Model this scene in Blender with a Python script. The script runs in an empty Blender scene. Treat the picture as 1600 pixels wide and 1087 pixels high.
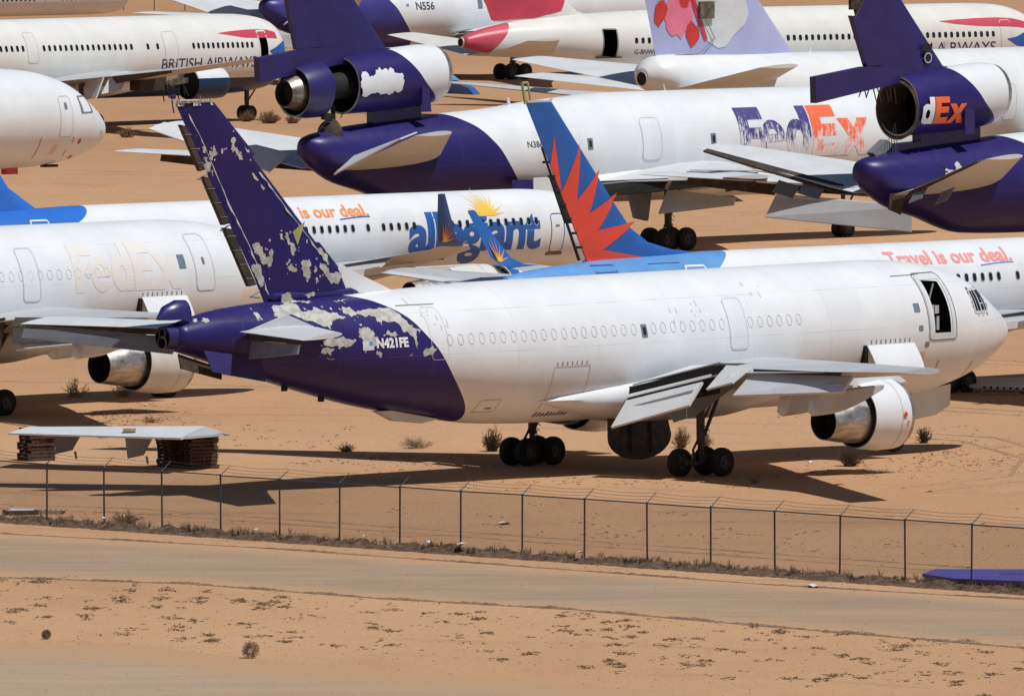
import bpy, bmesh, math, random
from mathutils import Vector, Matrix
random.seed(7)
R = math.radians
scene = bpy.context.scene
C = scene.collection
# ---------------------------------------------------------------- camera, sky, sun, exposure
cam = bpy.data.objects.new('camera', bpy.data.cameras.new('camera')); C.objects.link(cam)
cam.data.sensor_width = 36; cam.data.lens = 409.5
cam.data.clip_start = 5; cam.data.clip_end = 9000
cam.location = (0, 0, 30); cam.rotation_euler = (math.pi/2 - math.atan(998.5/18200), 0, 0)
scene.camera = cam
world = bpy.data.worlds.new("World"); scene.world = world; world.use_nodes = True
wn = world.node_tree; bg = wn.nodes['Background']
sky = wn.nodes.new('ShaderNodeTexSky'); sky.sky_type = 'NISHITA'; sky.sun_disc = False
sky.sun_elevation = R(65); sky.sun_rotation = R(124); sky.altitude = 900; sky.dust_density = 1.2
wn.links.new(sky.outputs[0], bg.inputs[0]); bg.inputs[1].default_value = 0.055
sun = bpy.data.objects.new('sun', bpy.data.lights.new('sun', 'SUN')); C.objects.link(sun)
sun.data.energy = 4.6; sun.data.angle = R(0.53); sun.data.color = (1, 0.985, 0.965)
sun.rotation_euler = Vector((0.386, -0.26, 1.0)).to_track_quat('Z', 'Y').to_euler()
sun.location = (40, 300, 120)
scene.view_settings.view_transform = 'Standard'; scene.view_settings.look = 'None'
scene.view_settings.exposure = -0.26; scene.view_settings.gamma = 1
# ---------------------------------------------------------------- materials
class NT:
    def __init__(s, name):
        s.m = bpy.data.materials.new(name); s.m.use_nodes = True
        s.t = s.m.node_tree; s.b = s.t.nodes['Principled BSDF']
        s.tc = s.t.nodes.new('ShaderNodeTexCoord')
        s.sep = None
    def n(s, kind, **k):
        nd = s.t.nodes.new(kind)
        for a, v in k.items(): setattr(nd, a, v)
        return nd
    def L(s, a, b): s.t.links.new(a, b)
    def xyz(s):
        if not s.sep:
            s.sep = s.n('ShaderNodeSeparateXYZ'); s.L(s.tc.outputs['Object'], s.sep.inputs[0])
        return s.sep.outputs
    def val(s, sock, v):
        if hasattr(v, 'is_linked') or isinstance(v, bpy.types.NodeSocket): s.L(v, sock)
        else: sock.default_value = v
    def math(s, op, a, b=0.0, c=None, clamp=False):
        nd = s.n('ShaderNodeMath', operation=op); nd.use_clamp = clamp
        s.val(nd.inputs[0], a); s.val(nd.inputs[1], b)
        if c is not None: s.val(nd.inputs[2], c)
        return nd.outputs[0]
    def noise(s, scale, detail=4, rough=.55, stretch=None, off=(0,0,0), dist=0):
        nd = s.n('ShaderNodeTexNoise'); nd.inputs['Scale'].default_value = scale
        nd.inputs['Detail'].default_value = detail; nd.inputs['Roughness'].default_value = rough
        nd.inputs['Distortion'].default_value = dist
        mp = s.n('ShaderNodeMapping'); s.L(s.tc.outputs['Object'], mp.inputs[0])
        if stretch: mp.inputs['Scale'].default_value = stretch
        mp.inputs['Location'].default_value = off
        s.L(mp.outputs[0], nd.inputs['Vector'])
        return nd.outputs['Fac']
    def ramp(s, f, stops, interp='LINEAR'):
        r = s.n('ShaderNodeValToRGB'); r.color_ramp.interpolation = interp
        el = r.color_ramp.elements
        while len(el) < len(stops): el.new(0.5)
        for e, (p, c) in zip(el, stops):
            e.position = p; e.color = (c, c, c, 1) if not hasattr(c, '__len__') else (*c, 1)
        s.val(r.inputs[0], f)
        return r.outputs[0]
    def step(s, f, lo, hi):
        nd = s.n('ShaderNodeMapRange'); nd.interpolation_type = 'SMOOTHSTEP'
        s.val(nd.inputs[0], f); nd.inputs[1].default_value = lo; nd.inputs[2].default_value = hi
        return nd.outputs[0]
    def mix(s, f, a, b):
        nd = s.n('ShaderNodeMix', data_type='RGBA')
        s.val(nd.inputs[0], f)
        for i, v in ((6, a), (7, b)):
            if isinstance(v, bpy.types.NodeSocket): s.L(v, nd.inputs[i])
            else: nd.inputs[i].default_value = (*v, 1)
        return nd.outputs[2]
    def col(s, c):
        if isinstance(c, bpy.types.NodeSocket): s.L(c, s.b.inputs['Base Color'])
        else: s.b.inputs['Base Color'].default_value = (*c, 1)
    def bump(s, h, strength=.3, dist=.02):
        b = s.n('ShaderNodeBump'); b.inputs['Strength'].default_value = strength; b.inputs['Distance'].default_value = dist
        s.L(h, b.inputs['Height']); s.L(b.outputs[0], s.b.inputs['Normal'])
    def rough(s, r, metal=0.0, spec=None):
        s.val(s.b.inputs['Roughness'], r); s.val(s.b.inputs['Metallic'], metal)
        if spec is not None: s.b.inputs['Specular IOR Level'].default_value = spec
        return s.m

WHITE = (.765, .79, .81); PURPLE = (.027, .019, .130); SAND = (.42, .27, .155)

def simple(name, c, rough=.5, metal=0., var=.25, scale=1.5, stretch=None, bump=0.):
    t = NT(name); f = t.noise(scale, 5, .6, stretch)
    dark = tuple(v*(1-var) for v in c)
    t.col(t.mix(t.step(f, .35, .7), dark, c))
    if bump: t.bump(t.noise(scale*6, 4), bump, .02)
    return t.rough(rough, metal)

def panel_lines(t, ds, zs, soff=0.):
    """thin seams: frames every ds metres and stringers at heights zs -> 0..1 mask"""
    x, y, z = t.xyz()
    fr = t.math('FRACT', t.math('DIVIDE', t.math('ADD', x, soff+200), ds))
    m = t.math('LESS_THAN', fr, .028/ds)
    for h in zs:
        l = t.math('LESS_THAN', t.math('ABSOLUTE', t.math('SUBTRACT', z, h)), .017)
        m = t.math('MAXIMUM', m, l)
    return m

def skin(name, base=WHITE, smg=21.9, edge=None, purple=PURPLE, blobs=None, zs=(), ds=4.3, low=None, dirt=.5, lines=.16, rough=.33, patches=None, bthr=1.105, barecol=((.42, .41, .37), (.60, .60, .57))):
    """aircraft skin. edge: [(z, s)...] boundary behind which the tail colour starts. blobs: bare patches [(s,z,rs,rz)].
    low: (z, colour) painted belly; patches: [(s0,s1,z0,z1,colour)]"""
    t = NT(name); x, y, z = t.xyz()
    S = t.math('SUBTRACT', smg, x)
    base_c = t.mix(t.step(t.noise(.55, 5, .62, (1, 1, .5)), .38, .72), tuple(v*.93 for v in base), base)
    cb = t.n('ShaderNodeCombineXYZ'); t.L(t.math('FLOOR', t.math('DIVIDE', S, ds/2)), cb.inputs[0]); t.L(t.math('FLOOR', t.math('DIVIDE', z, 1.15)), cb.inputs[1])
    wn_ = t.n('ShaderNodeTexWhiteNoise'); wn_.noise_dimensions = '3D'; t.L(cb.outputs[0], wn_.inputs['Vector'])
    base_c = t.mix(t.math('MULTIPLY', t.step(wn_.outputs[0], .2, 1.), .075), base_c, tuple(v*.55 for v in base))
    base_c = t.mix(t.math('MULTIPLY', t.step(t.noise(3.2, 7, .75, (1, 1, .7), (9, 4, 1)), .56, .78), .16*dirt+.04), base_c, (.42, .36, .29))
    st = t.math('MULTIPLY', t.step(t.noise(1.2, 6, .65, (2.6, 1, .22)), .55, .8), t.step(z, 7.5, 3.))
    base_c = t.mix(t.math('MULTIPLY', st, .30*dirt), base_c, (.48, .40, .31))
    pm = None
    if low:
        lm = t.math('LESS_THAN', z, low[0]); base_c = t.mix(lm, base_c, low[1])
    if patches:
        for (s0, s1, z0, z1, pc) in patches:
            a = t.math('MULTIPLY', t.math('GREATER_THAN', S, s0), t.math('LESS_THAN', S, s1))
            b = t.math('MULTIPLY', t.math('GREATER_THAN', z, z0), t.math('LESS_THAN', z, z1))
            base_c = t.mix(t.math('MULTIPLY', a, b), base_c, pc)
    if edge:
        fc = t.n('ShaderNodeFloatCurve'); cv = fc.mapping.curves[0]
        z0, z1 = edge[0][0], edge[-1][0]
        pts = [((a-z0)/(z1-z0), b/80.) for a, b in edge]
        while len(cv.points) < len(pts): cv.points.new(.5, .5)
        for p, q in zip(cv.points, pts): p.location = q
        fc.mapping.use_clip = False; fc.mapping.update()
        zn = t.math('DIVIDE', t.math('SUBTRACT', z, z0), z1-z0, clamp=True)
        t.L(zn, fc.inputs['Value'])
        sb = t.math('MULTIPLY', fc.outputs[0], 80.)
        pm = t.math('GREATER_THAN', S, sb)
        pc = t.mix(t.step(t.noise(.8, 5), .35, .7), tuple(v*.86 for v in purple), purple)
        pc = t.mix(t.math('MULTIPLY', t.step(t.noise(7, 5, .7), .66, .72), .5), pc, tuple(min(1, v*1.5+.03) for v in purple))
        base_c = t.mix(pm, base_c, pc)
    if blobs:
        tot = None
        for (bs, bz, rs, rz) in blobs:
            a = t.math('DIVIDE', t.math('SUBTRACT', S, bs), rs*1.25); b = t.math('DIVIDE', t.math('SUBTRACT', z, bz), rz*1.25)
            d = t.math('ADD', t.math('MULTIPLY', a, a), t.math('MULTIPLY', b, b))
            g = t.math('SUBTRACT', 1., d, clamp=False)
            tot = g if tot is None else t.math('MAXIMUM', tot, g)
        n1 = t.noise(2.1, 9, .74, (1.5, .3, .85), (3, 1, 0), .5)
        n2 = t.noise(9, 5, .7, (1.3, .4, .8))
        v = t.math('ADD', t.math('MULTIPLY', t.math('MINIMUM', t.math('MAXIMUM', tot, -1.), .35), .30), t.math('ADD', t.math('MULTIPLY', n1, 1.5), t.math('MULTIPLY', n2, .6)))
        bare = t.math('GREATER_THAN', v, bthr)
        if pm is not None: bare = t.math('MULTIPLY', bare, pm)
        bc = t.mix(t.step(t.noise(2.5, 6, .7), .4, .65), *barecol)
        rim = t.math('MULTIPLY', t.math('GREATER_THAN', v, bthr-.012), t.math('SUBTRACT', 1., bare))
        if pm is not None: rim = t.math('MULTIPLY', rim, pm)
        base_c = t.mix(t.math('MULTIPLY', rim, .6), base_c, (.25, .2, .14))
        base_c = t.mix(bare, base_c, bc)
    if lines:
        pl = panel_lines(t, ds, zs)
        br = t.step(t.noise(.6, 3), .35, .6)
        base_c = t.mix(t.math('MULTIPLY', t.math('MULTIPLY', pl, br), lines), base_c, (.16, .14, .12))
    t.col(base_c)
    t.bump(t.noise(.9, 3, .5, (1, 1, 1.6)), .12, .05)
    return t.rough(t.math('ADD', t.math('MULTIPLY', t.noise(2, 4), .2), rough-.08), 0., .28 if (edge or low) else .45)

M = {}
M['white'] = skin('white_paint', lines=0, dirt=.4)
M['grey'] = simple('wing_grey', (.50, .515, .53), .42, 0, .14, .7, (1, .5, 1))
M['lgrey'] = simple('light_grey', (.66, .68, .69), .42, 0, .10, .8)
M['dgrey'] = simple('primer_grey', (.20, .215, .24), .55, 0, .2, .8)
M['slate'] = simple('slate', (.105, .135, .175), .5, 0, .2, .8)
M['purple'] = simple('purple_paint', PURPLE, .34, 0, .2, .9)
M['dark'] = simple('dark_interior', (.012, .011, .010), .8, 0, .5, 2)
M['cabin'] = simple('cabin_dim', (.035, .032, .03), .8, 0, .5, 2)
M['brown'] = simple('bay_brown', (.07, .045, .03), .75, 0, .6, 2.5, None, .4)
M['struct'] = simple('inner_structure', (.22, .19, .14), .6, .3, .6, 3.0)
M['tyre'] = simple('tyre_rubber', (.020, .019, .018), .85, 0, .3, 3)
M['rim'] = simple('rim_grey', (.12, .115, .11), .6, .3, .3, 4)
M['strut'] = simple('strut_grey', (.065, .06, .058), .5, .3, .5, 3)
M['bluebelly'] = simple('navy', (.018, .03, .085), .4, 0, .25, .8)
M['text_navy'] = simple('text_navy', (.03, .05, .14), .5)
M['text_white'] = simple('text_white', (.8, .8, .8), .5, 0, .1)
M['text_dark'] = simple('text_dark', (.10, .10, .11), .5, 0, .3)
M['black'] = simple('window_black', (.016, .02, .026), .18, 0, .3, 1)
M['glass_grey'] = simple('glass_grey', (.18, .24, .3), .2, 0, .2, 2)
M['outline_m'] = simple('outline_mid', (.61, .61, .605), .6, 0, .2, 2)
M['outline_f'] = simple('outline_faint', (.66, .665, .66), .6, 0, .1, 2)
M['outline'] = simple('outline_grey', (.58, .57, .555), .6, 0, .15, 2)
M['outline_d'] = simple('outline_dark', (.22, .20, .19), .6, 0, .2, 2)
M['orange'] = simple('orange_paint', (.86, .27, .055), .5, 0, .08)
M['rorange'] = simple('red_orange', (.88, .16, .035), .5, 0, .08)
M['pink'] = simple('pink_paint', (.86, .30, .28), .5, 0, .08)
M['ablue'] = simple('mid_blue', (.022, .115, .40), .4, 0, .12)
M['lblue'] = simple('light_blue', (.12, .32, .66), .4, 0, .12, .5)
M['bblue'] = simple('bright_blue', (.03, .17, .62), .4, 0, .12, .5)
M['red'] = simple('red_paint', (.78, .075, .045), .4, 0, .12, .5)
M['crim'] = simple('crimson', (.60, .06, .105), .45, 0, .15, .6)
M['yellow'] = simple('yellow', (.85, .56, .06), .5, 0, .1)
M['tan'] = simple('tan_patch', (.70, .53, .38), .6, 0, .1)
M['wood'] = simple('pallet_wood', (.115, .06, .034), .8, 0, .5, 4, None, .5)
M['woodlight'] = simple('pale_wood', (.5, .38, .25), .8, 0, .4, 4, None, .5)
M['fence'] = simple('fence_steel', (.105, .12, .13), .5, .5, .2, 3)
M['wire'] = simple('fence_wire', (.16, .14, .125), .6, .3, .2, 3)
M['lav'] = simple('lavender', (.42, .44, .68), .45, 0, .08, .6)
M['petalpink'] = simple('petal_pink', (.80, .20, .30), .5, 0, .15, 1.2)
M['petalred'] = simple('petal_red', (.62, .045, .035), .5, 0, .15)
M['cream'] = simple('old_white', (.70, .685, .64), .45, 0, .12, .7)
M['yellowgreen'] = simple('zinc_primer', (.42, .42, .16), .6, 0, .3)

t = NT('bare_metal'); f = t.noise(1.5, 6, .6, (1, 1, 3)); t.col(t.mix(t.step(f, .3, .75), (.30, .27, .24), (.62, .60, .57)))
t.bump(t.noise(5, 5), .25, .02); M['metal'] = t.rough(t.ramp(t.noise(3, 4), [(.3, .28), (.7, .5)]), .85)
t = NT('burnt_metal'); f = t.noise(1.5, 6, .6, (1, 1, 3)); t.col(t.mix(t.step(f, .3, .75), (.17, .14, .11), (.42, .37, .31)))
t.bump(t.noise(5, 5), .25, .02); M['burnt'] = t.rough(.38, .85)

def worn(name, c, zmid, zspan, amount=1., back=WHITE):
    """lettering sanded away in vertical streaks, more towards its foot"""
    t = NT(name); x, y, z = t.xyz()
    n = t.noise(1.0, 6, .75, (9, 1, .7)); n2 = t.noise(1.6, 6, .75, (2.6, 1, 1.2), (5, 0, 2)); n3 = t.noise(9, 3, .6, (3, 1, .6))
    zz = t.math('DIVIDE', t.math('SUBTRACT', z, zmid), zspan)
    v = t.math('ADD', t.math('ADD', t.math('MULTIPLY', n, .8), t.math('MULTIPLY', n2, .8)), t.math('ADD', t.math('MULTIPLY', zz, .20*amount), t.math('MULTIPLY', n3, .3)))
    m = t.step(v, .82, 1.02)
    m = t.math('ADD', t.math('MULTIPLY', m, .92), t.math('MULTIPLY', t.step(v, .62, .85), .07), clamp=True)
    t.col(t.mix(m, back, c)); return t.rough(.5)
M['worn_purple'] = worn('worn_purple', (.055, .045, .21), 6.2, 1.5)
M['worn_orange'] = worn('worn_orange', (.88, .14, .04), 6.0, 1.6)
t = NT('ghost_tan'); m = t.step(t.noise(.9, 6, .65, (1.3, 1, 1)), .33, .43); t.col(t.mix(m, WHITE, (.74, .715, .67))); M['ghost'] = t.rough(.45)

# ---- ground
def ground_mat():
    t = NT('sand'); 
    big = t.noise(.018, 5, .6, (1, .55, 1)); mid = t.noise(.22, 6, .68, (.75, .28, 1)); fine = t.noise(2.6, 6, .75, (1, .35, 1))
    spk = t.noise(7, 4, .8, (1, .5, 1), (3, 9, 0))
    c = t.mix(t.step(big, .35, .68), (.455, .258, .138), (.525, .315, .178))
    c = t.mix(t.math('MULTIPLY', t.step(mid, .50, .78), .42), c, (.30, .168, .09))
    c = t.mix(t.math('MULTIPLY', t.step(fine, .50, .76), .60), c, (.33, .195, .11))
    c = t.mix(t.math('MULTIPLY', t.step(spk, .62, .72), .55), c, (.20, .13, .08))
    c = t.mix(t.math('MULTIPLY', t.step(t.noise(.7, 6, .7, (.5, .22, 1), (7, 2, 0)), .56, .7), .35), c, (.53, .345, .21))
    # wheel tracks running along the rows: thin bands of churned sand
    wv = t.n('ShaderNodeTexWave'); wv.wave_type = 'BANDS'; wv.bands_direction = 'Y'; wv.inputs['Scale'].default_value = .055
    wv.inputs['Distortion'].default_value = 14; wv.inputs['Detail'].default_value = 4; wv.inputs['Detail Scale'].default_value = .35; wv.inputs['Detail Roughness'].default_value = .6
    mp = t.n('ShaderNodeMapping'); mp.inputs['Rotation'].default_value = (0, 0, R(9)); t.L(t.tc.outputs['Object'], mp.inputs[0]); t.L(mp.outputs[0], wv.inputs[0])
    tr = t.math('MULTIPLY', t.step(wv.outputs['Fac'], .82, .97), t.step(t.noise(.05, 3), .48, .66))
    tr2 = t.math('MULTIPLY', tr, t.step(t.noise(2.2, 5, .7, (.5, 1, 1)), .38, .6))
    c = t.mix(t.math('MULTIPLY', tr2, .28), c, (.28, .175, .105))
    # farther, redder earth
    x, y, z = t.xyz()
    far = t.step(y, 560, 1250)
    c = t.mix(t.math('MULTIPLY', far, .55), c, (.36, .195, .105))
    t.col(c)
    h = t.math('ADD', t.math('MULTIPLY', mid, .8), t.math('ADD', t.math('MULTIPLY', fine, .32), t.math('MULTIPLY', spk, .12)))
    h = t.math('SUBTRACT', h, t.math('MULTIPLY', tr2, .25))
    t.bump(h, .75, .32)
    return t.rough(.95, 0, .1)
M['sand'] = ground_mat()
def road_mat(name, a, b, grit):
    t = NT(name)
    n = t.noise(.5, 6, .7, (.25, 1.2, 1)); f = t.noise(9, 5, .8, (1, .6, 1)); s = t.noise(.12, 4, .6, (.3, 1, 1))
    c = t.mix(t.step(n, .35, .68), a, b)
    c = t.mix(t.math('MULTIPLY', t.step(s, .45, .7), .5), c, SAND)
    c = t.mix(t.math('MULTIPLY', t.step(t.noise(1.4, 7, .8, (.12, 1.6, 1), (4, 4, 0)), .52, .7), .35), c, (.22, .16, .11))
    c = t.mix(t.math('MULTIPLY', t.step(f, .54, .68), grit), c, (.12, .095, .075))
    uv = t.n('ShaderNodeSeparateXYZ'); t.L(t.tc.outputs['UV'], uv.inputs[0])
    e = t.math('MINIMUM', uv.outputs[1], t.math('SUBTRACT', 1., uv.outputs[1]))
    e = t.math('ADD', e, t.math('MULTIPLY', t.math('SUBTRACT', t.noise(.35, 6, .7, (.4, 1, 1), (2, 2, 0)), .5), .3))
    sandy = t.mix(t.step(t.noise(2.6, 6, .75, (1, .35, 1)), .52, .8), (.45, .275, .155), (.36, .215, .12))
    c = t.mix(t.step(e, .02, .22), sandy, c)
    t.col(c); t.bump(t.math('ADD', f, n), .5, .06); return t.rough(.95, 0, .1)
M['road'] = road_mat('packed_gravel', (.31, .222, .152), (.39, .28, .187), .6)
M['path'] = road_mat('pale_gravel', (.37, .275, .19), (.43, .315, .215), .6)
M['ridge'] = simple('ridge_earth', (.25, .16, .10), .95, 0, .45, 3, None, 1)
M['bank'] = simple('bank_earth', (.155, .092, .055), .95, 0, .6, 3.2, None, 1)
M['straw'] = simple('dry_straw', (.25, .165, .09), .9, 0, .4, 3)
M['weed'] = simple('weed_brown', (.20, .125, .065), .9, 0, .4, 3)
M['straw2'] = simple('dark_straw', (.10, .066, .04), .9, 0, .4, 3)
M['palestraw'] = simple('pale_straw', (.42, .30, .18), .9, 0, .3, 3)
M['redstraw'] = simple('rust_straw', (.30, .15, .07), .9, 0, .4, 3)
# ---------------------------------------------------------------- mesh helpers
def tag(o, label=None, cat=None, group=None, kind=None):
    if label: o['label'] = label
    if cat: o['category'] = cat
    if group: o['group'] = group
    if kind: o['kind'] = kind
    return o
def mk(name, verts, faces, mat, parent=None, smooth=False, label=None, mats=None, midx=None):
    me = bpy.data.meshes.new(name); me.from_pydata([tuple(v) for v in verts], [], faces)
    for m in (mats or [mat]): me.materials.append(M[m] if isinstance(m, str) else m)
    if midx: me.polygons.foreach_set('material_index', midx)
    if smooth: me.polygons.foreach_set('use_smooth', [True]*len(me.polygons))
    me.update()
    o = bpy.data.objects.new(name, me); C.objects.link(o)
    if parent: o.parent = parent
    if label: o['label'] = label
    return o
class MB:
    def __init__(s): s.v = []; s.f = []; s.mi = []
    def add(s, vs, fs, mi=0):
        o = len(s.v); s.v += [Vector(v) for v in vs]; s.f += [tuple(i+o for i in f) for f in fs]; s.mi += [mi]*len(fs)
    def box(s, a, b, mi=0):
        x0, y0, z0 = a; x1, y1, z1 = b
        s.add([(x0,y0,z0),(x1,y0,z0),(x1,y1,z0),(x0,y1,z0),(x0,y0,z1),(x1,y0,z1),(x1,y1,z1),(x0,y1,z1)],
              [(0,3,2,1),(4,5,6,7),(0,1,5,4),(1,2,6,5),(2,3,7,6),(3,0,4,7)], mi)
    def tube(s, p0, p1, r0, r1=None, n=8, mi=0, caps=True):
        r1 = r0 if r1 is None else r1
        p0 = Vector(p0); p1 = Vector(p1); d = (p1-p0).normalized()
        a = d.orthogonal().normalized(); b = d.cross(a)
        vs = []
        for p, r in ((p0, r0), (p1, r1)):
            for i in range(n):
                t = 2*math.pi*i/n; vs.append(p + a*r*math.cos(t) + b*r*math.sin(t))
        fs = [(i, (i+1)%n, n+(i+1)%n, n+i) for i in range(n)]
        if caps: fs += [tuple(reversed(range(n))), tuple(range(n, 2*n))]
        s.add(vs, fs, mi)
    def lathe(s, prof, c, ax='x', n=40, mi=0, closed=False, mis=None, tilt=0.):
        """prof [(a, r)] along axis from centre c"""
        vs = []
        for (a, r) in prof:
            for i in range(n):
                t = 2*math.pi*i/n; u = r*math.cos(t); w = r*math.sin(t)
                if ax == 'x': vs.append((c[0]+a, c[1]+u, c[2]+w+tilt*a))
                elif ax == 'y': vs.append((c[0]+u, c[1]+a, c[2]+w))
                else: vs.append((c[0]+u, c[1]+w, c[2]+a))
        fs = []; m = []
        for k in range(len(prof)-1):
            for i in range(n):
                fs.append((k*n+i, k*n+(i+1)%n, (k+1)*n+(i+1)%n, (k+1)*n+i)); m.append(mis[k] if mis else mi)
        o = len(s.v); s.v += [Vector(v) for v in vs]; s.f += [tuple(i+o for i in f) for f in fs]; s.mi += m
    def disc(s, c, r, ax='x', n=32, mi=0, tilt=0):
        vs = [Vector(c)]
        for i in range(n):
            t = 2*math.pi*i/n; u, w = r*math.cos(t), r*math.sin(t)
            vs.append((c[0], c[1]+u, c[2]+w) if ax == 'x' else ((c[0]+u, c[1], c[2]+w) if ax == 'y' else (c[0]+u, c[1]+w, c[2])))
        s.add(vs, [(0, i+1, (i+1)%n+1) for i in range(n)], mi)
    def loft(s, secs, mi=0, caps=True, closed=True):
        n = len(secs[0]); o = len(s.v)
        for sec in secs: s.v += [Vector(p) for p in sec]
        for k in range(len(secs)-1):
            for i in range(n if closed else n-1):
                j = (i+1)%n
                s.f.append((o+k*n+i, o+k*n+j, o+(k+1)*n+j, o+(k+1)*n+i)); s.mi.append(mi)
        if caps:
            s.f.append(tuple(o+i for i in reversed(range(n)))); s.mi.append(mi)
            s.f.append(tuple(o+(len(secs)-1)*n+i for i in range(n))); s.mi.append(mi)
    def slab(s, a, b, c, d, t, mi=0):
        """thick plate on four corners (a,b leading edge; d,c trailing edge)"""
        P = [Vector(q) for q in (a, b, c, d)]
        nrm = (P[1]-P[0]).cross(P[3]-P[0]).normalized()*t*.5
        s.add([p+nrm for p in P]+[p-nrm for p in P], [(0,1,2,3),(7,6,5,4),(0,4,5,1),(1,5,6,2),(2,6,7,3),(3,7,4,0)], mi)
    def poly(s, pts, t, mi=0):
        """flat polygon extruded by vector t"""
        n = len(pts); t = Vector(t); P = [Vector(p) for p in pts]
        s.add(P+[p+t for p in P], [tuple(reversed(range(n))), tuple(range(n, 2*n))]+[(i, (i+1)%n, n+(i+1)%n, n+i) for i in range(n)], mi)
    def build(s, name, mat, parent=None, smooth=False, label=None, mats=None, flip=True):
        o = mk(name, s.v, s.f, mat, parent, False, label, mats, s.mi if mats else None)
        if flip:
            bm = bmesh.new(); bm.from_mesh(o.data); bmesh.ops.recalc_face_normals(bm, faces=bm.faces); bm.to_mesh(o.data); bm.free()
        if smooth:
            me = o.data; me.polygons.foreach_set('use_smooth', [True]*len(me.polygons))
            try: me.set_sharp_from_angle(angle=R(38))
            except Exception: pass
        return o
def pchip(xs, ys, x):
    n = len(xs)
    if x <= xs[0]: return ys[0]
    if x >= xs[-1]: return ys[-1]
    h = [xs[i+1]-xs[i] for i in range(n-1)]; d = [(ys[i+1]-ys[i])/h[i] for i in range(n-1)]
    def m(i):
        if i == 0: return d[0]
        if i == n-1: return d[-1]
        if d[i-1]*d[i] <= 0: return 0
        w1 = 2*h[i]+h[i-1]; w2 = h[i]+2*h[i-1]
        return (w1+w2)/(w1/d[i-1]+w2/d[i])
    for i in range(n-1):
        if x <= xs[i+1]: break
    t = (x-xs[i])/h[i]
    return ((1+2*t)*(1-t)**2*ys[i] + t*(1-t)**2*h[i]*m(i) + t*t*(3-2*t)*ys[i+1] + t*t*(t-1)*h[i]*m(i+1))

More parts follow.
